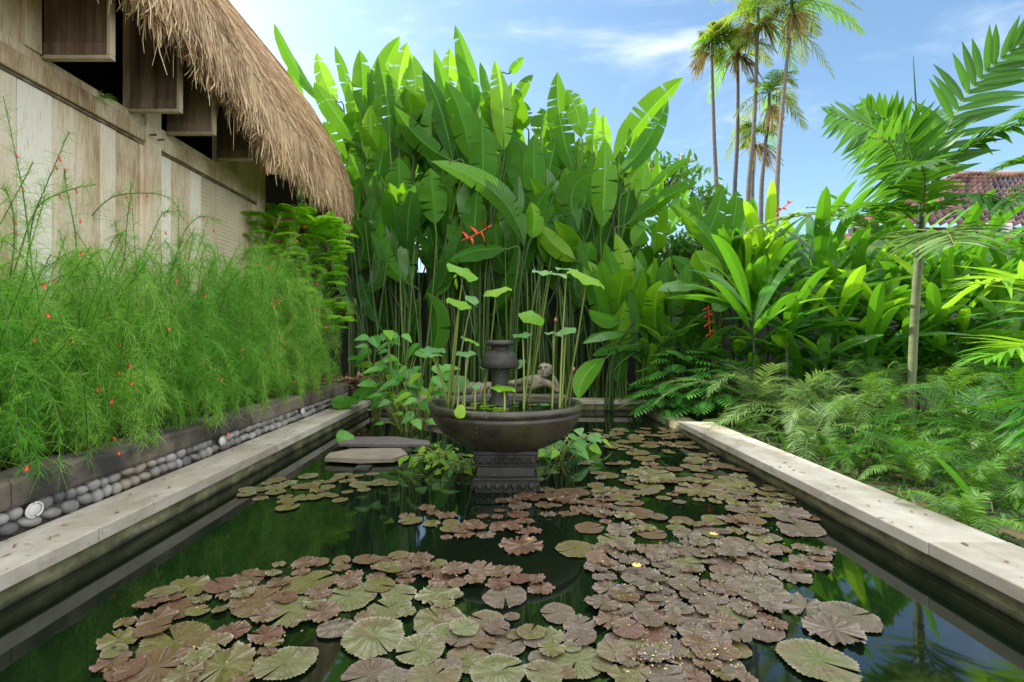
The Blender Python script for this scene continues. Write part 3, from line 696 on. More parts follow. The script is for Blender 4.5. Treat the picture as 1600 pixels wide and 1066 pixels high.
mb = MB(); lathe(mb, [(.04, .985), (.10, .985), (.155, .98), (.168, .995), (.16, 1.04), (.138, 1.09), (.10, 1.13), (.07, 1.145), (.08, 1.165), (.118, 1.172), (.124, 1.188), (.118, 1.205), (.09, 1.215), (.075, 1.205), (.055, 1.2), (.0, 1.2)], (FX - .05, FY, 0), 40, wob=.012); mb.build('spout_cap', M['bowl_dark'], ft)

# ------------------------------------------------------------------ reclining statue behind the bowl
def skin_obj(name, mat, verts, edges, parent=None, sub=2):
    me = bpy.data.meshes.new(name); me.from_pydata([tuple(v[:3]) for v in verts], edges, []); o = bpy.data.objects.new(name, me); col.objects.link(o)
    m = o.modifiers.new('skin', 'SKIN'); m.use_smooth_shade = True
    for i, v in enumerate(verts):
        sv = me.skin_vertices[0].data[i]; sv.radius = (v[3], v[4] if len(v) > 4 else v[3]); sv.use_root = (i == 0)
    s_ = o.modifiers.new('sub', 'SUBSURF'); s_.levels = sub; s_.render_levels = sub; me.materials.append(mat)
    if parent: o.parent = parent
    return o
SY = 8.82; sx = lambda px: (px - 788) / 800 * SY
zs = .225
V = [(sx(775), SY, zs + .13, .13, .12),                                   # 0 pelvis (root)
     (sx(800), SY, zs + .15, .11, .11), (sx(822), SY, zs + .20, .15, .13), (sx(836), SY, zs + .26, .11, .10), (sx(843), SY - .01, zs + .33, .055),   # waist chest shoulders neck
     (sx(850), SY - .02, zs + .39, .11, .115), (sx(856), SY - .02, zs + .47, .085, .09), (sx(859), SY - .02, zs + .545, .045),                       # head, crown, topknot
     (sx(735), SY - .06, zs + .14, .115, .10), (sx(700), SY - .02, zs + .12, .085), (sx(668), SY, zs + .09, .06), (sx(660), SY - .08, zs + .07, .045),  # front leg, foot
     (sx(738), SY + .10, zs + .10, .10), (sx(700), SY + .12, zs + .08, .075), (sx(672), SY + .12, zs + .07, .05),                                  # rear leg
     (sx(858), SY - .06, zs + .22, .06), (sx(872), SY - .10, zs + .08, .05), (sx(868), SY - .09, zs + .25, .04), (sx(863), SY - .08, zs + .34, .04),   # arm propping the head: elbow down, hand up
     (sx(822), SY - .16, zs + .27, .06), (sx(800), SY - .19, zs + .24, .045), (sx(778), SY - .17, zs + .235, .035), (sx(768), SY - .17, zs + .23, .03)]  # arm laid along the side
E_ = [(0, 1), (1, 2), (2, 3), (3, 4), (4, 5), (5, 6), (6, 7), (0, 8), (8, 9), (9, 10), (10, 11), (0, 12), (12, 13), (13, 14), (3, 15), (15, 16), (16, 17), (17, 18), (3, 19), (19, 20), (20, 21), (21, 22)]
stt = empty('reclining_statue', (sx(775), SY, .18), 'weathered stone statue of a reclining figure resting its head on one hand behind the bowl', 'statue')
o = skin_obj('body', M['statue'], [(v[0] - sx(775), v[1] - SY, (v[2] - zs) * 1.02 + zs - .18) + tuple(r_ * 1.02 for r_ in v[3:]) for v in V], E_, stt)
mb = MB(); hx, hy, hz = sx(850), SY - .135, zs + .41
ellip(mb, (hx, hy - .008, hz - .005), (.014, .022, .032), 0, 8, 6)
for sg in (-1, 1): ellip(mb, (hx + sg * .04, hy + .008, hz + .022), (.024, .012, .007), 0, 8, 6)
ellip(mb, (hx, hy, hz - .048), (.028, .012, .009), 0, 8, 6)
ellip(mb, (hx + .112, hy + .10, hz), (.014, .022, .045), 0, 8, 6); ellip(mb, (hx - .10, hy + .10, hz), (.014, .022, .045), 0, 8, 6)
mb.build('face', M['statue'], stt)
mb = MB()
for k in range(26):
    a = rng.uniform(0, 6.28); e = rng.uniform(.25, 1.4); ellip(mb, (sx(852) + .118 * math.cos(a) * math.cos(e), SY - .015 + .118 * math.sin(a) * math.cos(e), zs + .435 + .12 * math.sin(e)), (.028,) * 3, 0, 6, 5)
mb.build('hair', M['statue'], stt)
mb = MB()                                # robe folds along the lower body
for k in range(9):
    t_ = k / 8; P = [(sx(690 + 95 * t_), SY - .15, zs + .01), (sx(694 + 95 * t_), SY - .17, zs + .12), (sx(700 + 93 * t_), SY - .08, zs + .225), (sx(704 + 92 * t_), SY + .05, zs + .23)]
    tube(mb, spline(P, 10), .014, 6)
mb.build('robe', M['statue'], stt)
mb = MB(); box(mb, (sx(650), SY - .20, .182), (sx(884), SY + .24, .24), bev=.01); mb.build('plinth', M['statue'], stt, False)

# ------------------------------------------------------------------ two stone slabs at the left
def slab(label, pts, z0, z1, mat):
    t = empty('stepping_slab', (np.mean([p[0] for p in pts]), np.mean([p[1] for p in pts]), z0), label, 'stone slab')
    n = len(pts); mb = MB(); v = [(x, y, z0) for x, y in pts] + [(x, y, z1 + .006 * math.sin(i * 2.1)) for i, (x, y) in enumerate(pts)]
    cx, cy = np.mean(pts, axis=0); v += [(cx, cy, z1 + .004)]
    mb.add(v, [(i, (i + 1) % n, n + (i + 1) % n, n + i) for i in range(n)], [(n + i, n + (i + 1) % n, 2 * n) for i in range(n)]); mb.build('slab', mat, t, False)
    for k, (x, y) in enumerate(((pts[0][0] + .2, pts[0][1] + .16), (pts[2][0] - .25, pts[2][1] - .16))):
        mb = MB(); box(mb, (x - .07, y - .07, -.3), (x + .07, y + .07, z0 - .002)); mb.build('support', M['bowl_dark'], t, False)
slab('dark purplish slate slab over the water at the left, behind the tan one', [(-1.80, 5.55), (-1.30, 5.50), (-.80, 5.53), (-.84, 5.72), (-1.25, 5.93), (-1.74, 5.98), (-1.86, 5.75)], .058, .084, M['slabdark'])
slab('tan sandstone slab over the water in front of the slate one', [(-1.76, 5.02), (-1.40, 4.94), (-1.08, 4.98), (-.98, 5.18), (-1.10, 5.42), (-1.62, 5.44), (-1.78, 5.22)], .022, .062, M['slabtan'])

# ------------------------------------------------------------------ lotus in the bowl
def lotus_blade(mb, c, R, nrmv, cup=.12, wav=.10, notch=False, asp=1.0):
    c = np.asarray(c); nv = nrm(nrmv); a = nrm(np.cross(nv, (0, 1, .2))); b = np.cross(nv, a); n = 36; rings = (0, .25, .55, .82, 1.0); ph = rng.random() * 6
    v = []; uv = []
    for k, rr in enumerate(rings):
        for j in range(n):
            t = j / n * 6.2832; w_ = 1 + .05 * math.sin(3 * t + ph)
            h = cup * rr ** 2 * R + wav * R * rr ** 3 * math.sin(4 * t + ph) + .04 * R * rr ** 3 * math.sin(9 * t + ph * 2)
            v.append(c + a * R * rr * w_ * math.cos(t) + b * R * rr * w_ * asp * math.sin(t) + nv * h); uv.append((j / n * 8 % 1, rr))
    q = [(k * n + j, k * n + (j + 1) % n, (k + 1) * n + (j + 1) % n, (k + 1) * n + j) for k in range(len(rings) - 1) for j in range(n)]
    mb.add(v, q, uv=uv)
G_L = 'lotus leaves rising from the bowl'
lot = [  # leaf px, py, half width px, stem foot px, py, tilt x, tilt y, colour, label
 (725, 422, 27, 693, 617, .5, -.45, 'lotus_y', 'tallest lotus leaf on the left side, bright yellow-green and tilted'),
 (718, 472, 21, 700, 620, .35, -.4, 'lotus_y', 'tilted lotus leaf just below the tallest one on the left'),
 (775, 453, 23, 752, 612, -.25, -.35, 'lotus_y', 'yellow-green lotus leaf above the mushroom-shaped spout'),
 (832, 494, 21, 817, 632, .3, -.75, 'lotus_y', 'cupped lotus leaf right of the spout leaning on a slanted stalk'),
 (860, 426, 27, 824, 620, .15, -.22, 'lotus', 'high lotus leaf with a pale underside right of the spout'),
 (917, 431, 32, 881, 611, .42, -.4, 'lotus_y', 'widest yellow-green lotus leaf, tallest on the far right stalk'),
 (886, 420, 18, 874, 617, .1, -.2, 'lotus', 'pale lotus leaf tucked beside the widest one at the right'),
 (884, 517, 17, 877, 618, -.3, -.4, 'lotus', 'small lotus leaf low on the right near the pale straight stalks'),
 (864, 520, 13, 862, 616, 0, -.15, 'lotus', 'small lotus leaf seen edge-on at the right of the spout'),
 (816, 523, 15, 818, 630, -.1, -.3, 'lotus', 'small round lotus leaf level with the spout cap, to its right'),
 (728, 552, 16, 724, 625, .0, -.3, 'lotus', 'flat oval lotus leaf left of the spout cap'),
 (676, 546, 20, 690, 616, .05, -.25, 'lotus', 'flat lotus leaf at the left edge of the bowl'),
 (674, 553, 17, 686, 622, .1, -.15, 'lotus', 'lotus leaf just under another flat one at the left edge of the bowl'),
 (760, 573, 10, 758, 622, 0, -.3, 'lotus', 'tiny lotus leaf touching the left of the spout column'),
 (808, 569, 14, 800, 624, -.4, -.5, 'lotus', 'small lotus leaf overlapping the right of the spout cap'),
 (716, 598, 17, 712, 628, .1, -1.6, 'lotus', 'round lotus leaf facing the viewer low at the left of the bowl'),
 (736, 531, 16, 722, 618, .45, -.1, 'lotus_y', 'thin slanting lotus leaf left of the spout seen edge-on'),
 (786, 604, 20, 786, 630, .1, -.15, 'lotus_y', 'yellow lotus leaf crossing the foot of the spout column'),
 (744, 604, 6, 744, 630, .1, -1.2, 'lotus', 'smallest lotus leaf standing low in the bowl left of the spout'),
 (738, 468, 12, 706, 619, .5, -.8, 'lotus', 'darker lotus leaf half hidden behind the upper left leaves'),
 (719, 643, 9, 716, 640, .1, -2.2, 'lotus_y', 'bright oval lotus leaf hanging over the front rim of the bowl')]
for i, (px, py, hw, fx, fy, tx, ty, mt, lb) in enumerate(lot):
    Yl = FY + rng.uniform(-.25, .30) if i < 20 else FY - .655
    Yf = FY + (rng.uniform(-.2, .35) if fy < 625 else rng.uniform(-.35, -.1)); Yf = Yf if i < 20 else FY - .60
    c = W(px, py, Yl); f = W(fx, fy, Yf); f[2] = .66 if i < 20 else .70; f[0] = np.clip(f[0], FX - .5, FX + .5)
    t = empty('lotus_leaf', f, lb, 'lotus leaf', G_L)
    R = hw / 800 * Yl; mb = MB(); asp = .85 if i != 20 else 1.25
    lotus_blade(mb, c, R, (tx, ty, 1.0), -.18 if mt == 'lotus_y' else -.08, .08, asp=asp); mb.build('blade', M[mt], t)
    mb = MB(); md = (c + f) / 2 + np.array((rng.uniform(-.03, .03), 0, 0)); tube(mb, bez(f - (0, 0, .06 if i < 20 else 0), md, c, 10), np.linspace(.0095, .006, 10), 6); mb.build('stalk', M['lstalk'], t)
for k, (px, py, fx) in enumerate(((896, 577, 888), (868, 500, 861))):
    t = empty('lotus_stalk', W(fx, 618, FY), ('short bare lotus stalk with a withered tip at the right of the bowl', 'tall leafless lotus stalk at the right of the bowl')[k], 'lotus stalk')
    mb = MB(); f = W(fx, 618, FY); f[2] = .60; tube(mb, bez(f, (f + W(px, py, FY)) / 2, W(px, py, FY), 8), .006, 6, cap=True); mb.build('stem', M['lstalk'], t)
    mb = MB(); ellip(mb, W(px, py, FY), (.014, .014, .02)); mb.build('withered_tip', M['litter'], t)
for k in range(9):
    a = rng.uniform(0, 6.28); d = rng.uniform(.12, .46); mb = MB(); R = rng.uniform(.035, .075)
    lotus_blade(mb, (FX + d * math.cos(a), FY + d * math.sin(a) * .9 - .05, .669 + .001 * k), R, (rng.normal(0, .04), rng.normal(0, .04), 1), .02, .03)
    tag(mb.build('floating_leaf', M[('lotus', 'lotus_y', 'pad_green')[k % 3]]), 'small round green leaf floating on the water inside the stone bowl', 'floating leaf', 'leaves floating in the bowl')

# ------------------------------------------------------------------ lily pads
def pad_mesh(kind, R=1.0):
    """kind 0 neat toothed pad, 1 wavy pad with lifted centre, 2 ragged torn pad"""
    n = 84; rings = (0.0, .18, .4, .62, .82, .94, 1.0); mb = MB(); v = []; uv = []; ph = rng.random(6) * 6.28
    notch = rng.uniform(.03, .13); nt_ = rng.integers(26, 34)
    for k, rr in enumerate(rings):
        for j in range(n + 1):
            a = notch + (6.2832 - 2 * notch) * j / n
            rad_ = 1 + .05 * math.sin(2 * a + ph[0]) + .03 * math.sin(5 * a + ph[1])
            if rr > .9: rad_ += (.035 if rr == 1 else 0) * (1 if j % 2 else -.5) + .015 * math.sin(11 * a + ph[2])
            if kind == 2: rad_ *= 1 - (.14 * max(0, math.sin(2 * a + ph[2])) ** 6 + .06 * max(0, math.sin(7 * a + ph[3])) ** 3 + .06 * max(0, math.sin(19 * a + ph[0])) ** 2) * rr
            h = (.010 + .006 * kind) * rr * math.sin(9 * a + ph[4]) + .022 * max(0, rr - .82) * 4 * (.6 + .4 * math.sin(6 * a + ph[5]))
            if kind == 1: h += .085 * math.exp(-((rr - .33) / .2) ** 2) * (1 + .5 * math.cos(2 * a + ph[2])) - (.02 if rr < .2 else 0)
            if kind == 2: h += .035 * rr * math.sin(5 * a + ph[2]) + .03 * rr * math.sin(11 * a + ph[3]) + .035 * rr ** 2 * math.sin(17 * a + ph[1] + rr * 5)
            h += .012 * rr * abs(math.sin(a * 13))
            v.append((rr * rad_ * math.cos(a), rr * rad_ * math.sin(a), h)); uv.append((a / 6.2832, rr))
    m1 = n + 1
    q = [(k * m1 + j, (k + 1) * m1 + j, (k + 1) * m1 + j + 1, k * m1 + j + 1) for k in range(len(rings) - 1) for j in range(n)]
    mb.add(v, q, uv=uv); return mb
PADM = {}
for mk in ('pad_olive', 'pad_green', 'pad_red', 'pad_mauve'):
    for kd in (0, 1, 2):
        for j in range(3 if kd != 1 else 2):
            o = pad_mesh(kd).build('lily_pad', M[mk]); PADM.setdefault((mk, kd), []).append(o.data); bpy.data.objects.remove(o)
placed = []; PADS = []
def water_pt(px, py): Y = 800 * CAMH / (py - 527); return (px - 788) / 800 * Y, Y
def put_pad(x, y, R, mk, kd, label, group, level=None, tilt=.03):
    ov = sum(1 for (a, b, r_) in placed if (a - x) ** 2 + (b - y) ** 2 < (r_ + R) ** 2)
    me = random.choice(PADM[(mk, kd)]); o = bpy.data.objects.new('lily_pad', me); col.objects.link(o)
    o.scale = (R, R * rng.uniform(.9, 1.05), R * rng.uniform(.8, 1.2))
    o.location = (x, y, .004 + .0045 * min(ov, 6) + rng.uniform(0, .002)); o.rotation_euler = (rng.normal(0, tilt * min(1, .4 + ov * .3)), rng.normal(0, tilt * min(1, .4 + ov * .3)), rng.uniform(0, 6.28))
    tag(o, label, 'lily pad', group); placed.append((x, y, R)); PADS.append((R / y, o))
NEARG = 'large lily pads in the near half of the pond'
hand = [
 (548, 934, 88, 'G', 0, 'broad yellow-green pad with a hooked brown rim left of centre'), (623, 929, 62, 'G', 0, 'mid-sized green pad right of the broad hooked one'), (684, 930, 75, 'G', 2, 'brownish-green pad with a torn right side left of the fountain reflection'),
 (789, 934, 75, 'M', 0, 'mauve pad with a toothed rim below the dark open water'), (609, 954, 75, 'G', 0, 'narrow-looking green pad partly under its neighbours near the centre left'), (687, 973, 100, 'G', 1, 'very wide green pad with a raised pale centre near the middle'),
 (759, 973, 65, 'G', 0, 'olive pad with bright spoke veins right beside the very wide one'), (584, 998, 108, 'G', 1, 'large pad with a raised orange-brown eye and frilled rim'), (525, 985, 60, 'M', 1, 'purple-grey curled pad left of the frilled one with an orange eye'),
 (656, 1020, 85, 'G', 0, 'pale toothed pad below the very wide green pad'), (731, 1032, 75, 'G', 0, 'round greenish pad with a fringe of teeth near the bottom centre'), (790, 1010, 68, 'M', 0, 'pinkish pad just above the tall raised one at the bottom'),
 (900, 1035, 98, 'G', 0, 'big mint-green pad with a star-like centre near the bottom'), (578, 1057, 95, 'M', 0, 'pinkish ribbed pad cut by the bottom edge, left of centre'), (678, 1062, 95, 'G', 0, 'grey-green pad cut by the bottom edge at the centre'),
 (778, 1055, 96, 'G', 1, 'pad pushed up high around an orange hollow at the bottom edge'), (850, 1058, 70, 'G', 0, 'small pale pad at the bottom edge beside the mint-green one'), (872, 960, 60, 'M', 0, 'grey-mauve pad folded against a second one right of centre'),
 (906, 980, 58, 'M', 2, 'speckled mauve pad with yellow crumbs right of the folded one'), (860, 998, 55, 'G', 2, 'torn little pad touching the folded grey-mauve pair'), (900, 859, 72, 'O', 0, 'smooth beige pad alone at the right end of the dark open water'),
 (815, 853, 80, 'R', 2, 'ragged reddish pad alone in the dark open water in front of the pedestal'), (800, 965, 27, 'M', 0, 'tiny round pad between the big green ones near the centre'), (962, 845, 62, 'G', 0, 'greenish pad with small holes right of the smooth beige one'), (969, 1007, 62, 'M', 0, 'mauve pad beside a strip of dark water near the bottom right of centre'),
 (486, 911, 85, 'O', 0, 'olive pad with a scalloped rim at the top of the left mass'), (406, 942, 98, 'O', 0, 'largest olive pad with a pink spot in the left mass'), (455, 957, 95, 'G', 0, 'light green pad with a white fringe beside the largest olive pad'),
 (388, 904, 60, 'R', 2, 'ragged pinkish-olive pad above the largest olive pad'), (294, 918, 80, 'O', 2, 'jagged olive pad at the upper left tip of the left mass'), (280, 953, 80, 'R', 0, 'reddish pad below the jagged olive one on the left'), (245, 970, 66, 'R', 2, 'brown-red torn pad at the left of the reddish pair'),
 (273, 1003, 115, 'O', 0, 'wide olive-yellow pad sprinkled with gold bits on the left'), (186, 1002, 70, 'O', 2, 'small ragged olive pad at the far left of the floating mass'), (175, 1037, 60, 'R', 2, 'leftmost small reddish pad at the lower left'), (360, 991, 62, 'R', 2, 'brown ragged pad right of the wide olive-yellow one'),
 (416, 995, 62, 'R', 2, 'crumpled reddish-green pad above the ribbed grey one'), (245, 1047, 120, 'R', 2, 'large purplish torn pad at the bottom left'), (350, 1044, 112, 'O', 2, 'large olive torn pad at the bottom left with a pale streak'), (444, 1040, 97, 'G', 0, 'ribbed grey-green pad with a white scalloped rim at the bottom left of centre'),
 (1139, 885, 70, 'M', 0, 'greyish round pad with a pale dot left of the sky reflection'), (1069, 881, 68, 'G', 0, 'round olive-grey pad above a dark green water gap'), (1073, 863, 50, 'M', 0, 'pink-grey pad above the round olive-grey one'), (1174, 912, 95, 'M', 1, 'large mauve pad with folds touching the sky reflection'),
 (1236, 900, 68, 'M', 2, 'torn mauve pad at the upper left of the sky reflection'), (1116, 861, 50, 'M', 0, 'small mauve pad holding a yellow flower'), (1181, 857, 52, 'M', 0, 'small mauve pad on the right with an orange centre'), (1267, 881, 66, 'M', 2, 'mauve pad pointing into the green reflection near the right coping'),
 (1139, 962, 60, 'G', 0, 'greenish pad alone among speckled mauve ones in the lower right'), (1193, 989, 68, 'M', 0, 'round mauve pad with a pink middle over the trunk reflection'), (1259, 950, 92, 'M', 2, 'torn mauve pad with holes floating on the sky reflection'), (1329, 966, 88, 'M', 0, 'rightmost large purple pad floating on the sky reflection'),
 (1302, 989, 100, 'M', 2, 'wide ragged purple pad below the rightmost one'), (1278, 1036, 128, 'G', 0, 'very large grey-green pad at the bottom right'), (1003, 1012, 80, 'G', 0, 'olive-grey pad beside blue water at the bottom'), (1073, 1043, 78, 'M', 2, 'speckled mauve pad cut by the bottom edge right of centre'),
 (1135, 1047, 62, 'M', 0, 'mauve pad at the bottom edge left of the very large grey-green one'), (1150, 1016, 50, 'O', 0, 'small brownish pad beside the blue water strip at the lower right'), (1088, 970, 62, 'M', 2, 'rough mauve pad in the crumb-covered part of the right mass'), (1251, 826, 78, 'M', 0, 'flat mauve pad touching the right coping side of the mass'),
 (1228, 803, 75, 'M', 2, 'torn mauve pad close to the right coping midway along'), (992, 803, 62, 'R', 0, 'round reddish pad near the centre right'), (1021, 742, 72, 'G', 0, 'broad olive-green pad in the far right mass'), (1096, 767, 85, 'O', 2, 'wide olive pad with crumpled top near the small dark water gap'),
 (974, 773, 50, 'R', 1, 'round pad with a raised red middle right of the pedestal'), (1130, 757, 52, 'O', 1, 'oval brown-centred pad close to the right coping'), (896, 770, 52, 'R', 0, 'round reddish pad just right of the pedestal'), (921, 826, 52, 'R', 0, 'plain round reddish pad above the smooth beige one'),
 (1015, 762, 50, 'O', 0, 'small olive pad under the broad olive-green one')]
CK = {'G': 'pad_green', 'M': 'pad_mauve', 'O': 'pad_olive', 'R': 'pad_red'}
for (px, py, wp, c, kd, lb) in hand:
    x, y = water_pt(px, py); put_pad(x, y, wp * .46 / 800 * y, CK[c], kd, lb, NEARG)
def inside(poly, x, y):
    r_ = False; j = len(poly) - 1
    for i in range(len(poly)):
        xi, yi = poly[i]; xj, yj = poly[j]
        if (yi > y) != (yj > y) and x < (xj - xi) * (y - yi) / (yj - yi) + xi: r_ = not r_
        j = i
    return r_
holes = [[(1020, 795), (1090, 790), (1160, 800), (1140, 812), (1060, 812)], [(1140, 868), (1170, 868), (1160, 884)], [(1110, 872), (1135, 872), (1128, 884)], [(1070, 900), (1105, 893), (1120, 912), (1085, 915)], [(1060, 938), (1090, 940), (1080, 955)], [(905, 700), (1000, 705), (960, 722), (900, 722)],
         [(990, 775), (1060, 782), (1060, 795), (1000, 795)], [(1050, 705), (1090, 712), (1060, 722)], [(940, 845), (900, 835), (880, 845), (860, 830), (890, 810), (930, 808)], [(905, 1000), (960, 940), (945, 990), (935, 1020)], [(1175, 872), (1260, 860), (1290, 880), (1240, 892)],
         [(460, 965), (560, 960), (540, 975), (480, 985)], [(300, 895), (360, 905), (300, 940)], [(330, 960), (380, 965), (330, 985)]]
zones = [  # polygon, count, size px-range in metres, palettes, ragged share, label, group
 ([(372, 775), (400, 756), (500, 738), (600, 740), (622, 752), (585, 775), (520, 792), (430, 796)], 36, (.045, .09), 'OOOG', .2, 'small olive pad in the separate cluster beside the left coping', 'olive pads by the left coping'),
 ([(628, 798), (700, 790), (725, 803), (705, 830), (640, 818)], 8, (.05, .09), 'ORR', .6, 'small pad of the loose patch left of the pedestal front', 'pads left of the pedestal'),
 ([(690, 850), (700, 835), (760, 800), (778, 768), (850, 762), (935, 780), (960, 815), (870, 822), (850, 848), (800, 830), (740, 852)], 44, (.04, .09), 'RRRM', .8, 'ragged brick-red pad in the crowd right in front of the pedestal', 'reddish pads before the pedestal'),
 ([(900, 672), (1050, 668), (1095, 690), (1180, 742), (1120, 755), (1000, 752), (930, 742), (900, 715)], 84, (.05, .11), 'OOGR', .35, 'olive-brown pad in the far right mass behind the bowl', 'olive pads behind the bowl'),
 ([(930, 745), (1120, 752), (1190, 748), (1290, 822), (1240, 850), (1100, 850), (960, 830), (930, 780)], 80, (.045, .10), 'RMOO', .5, 'brown-mauve pad in the middle right mass along the coping', 'brown-mauve pads midway along the coping'),
 ([(930, 860), (1100, 850), (1300, 858), (1290, 885), (1225, 900), (1215, 950), (1220, 1000), (1100, 1010), (975, 1000), (930, 950)], 110, (.035, .085), 'MMMR', .75, 'small crumb-covered mauve pad in the dense lower right mass', 'crumb-covered mauve pads'),
 ([(150, 1066), (170, 990), (245, 928), (330, 912), (430, 882), (540, 872), (600, 905), (700, 905), (760, 920), (540, 1000), (420, 1066)], 50, (.035, .08), 'ORRG', .7, 'small ragged pad filling gaps in the lower left mass', 'small pads of the lower left mass'),
 ([(560, 878), (640, 868), (690, 880), (830, 900), (860, 925), (760, 915), (660, 900), (580, 900)], 28, (.04, .08), 'RRO', .9, 'ragged pinkish pad in the thin band left of the fountain reflection', 'ragged pads in the thin band'),
 ([(560, 1066), (700, 990), (860, 985), (960, 1020), (960, 1066)], 18, (.035, .07), 'GMO', .2, 'small greenish pad between the big ones at the bottom edge', 'small pads at the bottom edge'),
 ([(1000, 1010), (1130, 1010), (1170, 1066), (960, 1066)], 16, (.04, .08), 'MRO', .8, 'ragged mauve pad at the bottom edge beside the blue water', 'ragged pads at the bottom edge')]
for poly, cnt_, (r0, r1), pal, rag, lb, gr in zones:
    xs_, ys_ = zip(*poly); k = tries = 0
    # even spread over the water, so sample in metres
    wp_ = [water_pt(*p) for p in poly]; wx_, wy_ = zip(*wp_); hw_ = [[water_pt(*p) for p in h] for h in holes]
    while k < cnt_ and tries < 6000:
        tries += 1; x, y = rng.uniform(min(wx_), max(wx_)), rng.uniform(min(wy_), max(wy_)); R = rng.uniform(r0, r1)
        if not inside(wp_, x, y) or any(inside(h, x, y) for h in hw_): continue
        if any((a - x) ** 2 + (b - y) ** 2 < (.54 * (R + r_)) ** 2 for a, b, r_ in placed) and tries < 5500: continue
        if abs(x - FX) < .32 and abs(y - FY) < .32: continue
        put_pad(x, y, R, CK[random.choice(pal)], 2 if rng.random() < rag else 0, lb, gr, tilt=.05); k += 1
PADS.sort(key=lambda p: -p[0]); far_ = [o for _, o in PADS[300:]]
if far_:                                 # past 300 the smallest pads in the picture become one object
    for o in far_: o.data = o.data.copy()
    with bpy.context.temp_override(active_object=far_[0], object=far_[0], selected_objects=far_, selected_editable_objects=far_): bpy.ops.object.join()
    far_[0].name = 'small_lily_pads'; del far_[0]['group']; tag(far_[0], 'the smallest brown and olive lily pads filling the gaps of the floating mass', 'lily pads', kind='stuff')
# petals, crumbs and dry bits floating between the pads
mb = MB(); 
for k in range(1500):
    z_ = zones[random.choice((2, 3, 4, 5, 5, 5, 5, 5, 5, 6, 9))][0]; wp_ = [water_pt(*p) for p in z_]; wx_, wy_ = zip(*wp_); x, y = rng.uniform(min(wx_), max(wx_)), rng.uniform(min(wy_), max(wy_))
    if not inside(wp_, x, y): continue
    s_ = .0015 + .006 * rng.random() ** 2.5; a = rng.uniform(0, 6.28); z = .036 + rng.uniform(-.006, .006); c, d = math.cos(a) * s_, math.sin(a) * s_
    mb.add([(x - c, y - d, z), (x + d * .5, y - c * .5, z + .003), (x + c, y + d, z), (x - d * .5, y + c * .5, z + .002)], [(0, 1, 2, 3)])
tag(mb.build('floating_petals', M['petal']), 'tiny yellow petals and crumbs scattered over the lily pads', 'petals', kind='stuff')
for (px, py, lb) in ((995, 897, 'small pale yellow flower floating among the crumb-covered pads'), (1115, 846, 'pale yellow flower lying on a small mauve pad'), (828, 855, 'pinkish bud lying on the ragged reddish pad')):
    x, y = water_pt(px, py); t = empty('flower', (x, y, .03), lb, 'flower'); 
    for k in range(7):
        a = k / 7 * 6.28 + rng.uniform(-.2, .2); mb = MB(); P = spline([(x, y, .035), (x + .014 * math.cos(a), y + .014 * math.sin(a), .045), (x + .030 * math.cos(a), y + .030 * math.sin(a), .05)], 5)
        blades(mb, P[None], (-math.sin(a), math.cos(a), 0), np.array([[.003, .008, .009, .006, .001]])); mb.build('petal', M['petal' if py != 855 else 'litter'], t)

#@@PLANTS
# ------------------------------------------------------------------ heliconia bank
def leaf_px(b, t, wpx, Y, bow=(0, 0), dY=(0, 0), face=0, mat='heli', tears=2, fold=.2, K=16):
    """blade from px point b to t; bow = px offset of the middle; dY = depth offset of base, tip; face = turn about its axis."""
    P0 = W(b[0], b[1], Y + dY[0]); P2 = W(t[0], t[1], Y + dY[1]); m = ((b[0] + t[0]) / 2 + 2 * bow[0], (b[1] + t[1]) / 2 + 2 * bow[1]); P1 = W(m[0], m[1], Y + (dY[0] + dY[1]) / 2)
    P = bez(P0, P1, P2, K); T = nrm(P2 - P0); view = nrm(P1 - np.array((0, 0, CAMH))); s0 = nrm(np.cross(T, view)); f0 = np.cross(T, s0)
    a = rad(face); side = s0 * math.cos(a) + f0 * math.sin(a)
    return P, side, wpx / 800 * Y, mat, tears, fold
GB = 'heliconias in the tall bank behind the pond'
def heliconia(label, gx, Y, leaves, group=GB, cat='heliconia', name='heliconia', stalk=.017, gz=.03, swell=1.0, rise=.62):
    """gx = px column where its stalks leave the ground."""
    base = W(gx, 0, Y); base[2] = gz
    t = empty(name, base, label, cat, group)
    for (P, side, wd, mat, tears, fold) in leaves:
        mb = MB(); big_leaf(mb, P, side, wd * 1.0, fold=fold + rng.uniform(.05, .38), M=6, tears=tears + (rng.random() < .3), ripple=.07); lf = mb.build('leaf', M['heli_old' if mat == 'heli' and rng.random() < .05 and group != GB else mat], t)
        b = P[0]; T0 = nrm(P[1] - P[0]); g0 = base + np.array((rng.uniform(-.07, .07), rng.uniform(-.07, .07), 0))
        h = max(b[2] - gz, .1); mid = np.array((g0[0] + (b[0] - g0[0]) * .25, g0[1] + (b[1] - g0[1]) * .25, gz + h * rise))
        pre = b - T0 * min(.25, h * .2)
        Q = spline([g0, mid, pre, b, P[3]], 14); R = np.interp(np.linspace(0, 1, 14), [0, .5, .85, 1], [stalk * 1.25, stalk, stalk * .55, stalk * .3]) * swell
        mb = MB(); tube(mb, Q, R, 6); mb.build('leaf_stalk', M['stalk'], t)
    return t
H = lambda *a, **k: leaf_px(*a, **k)
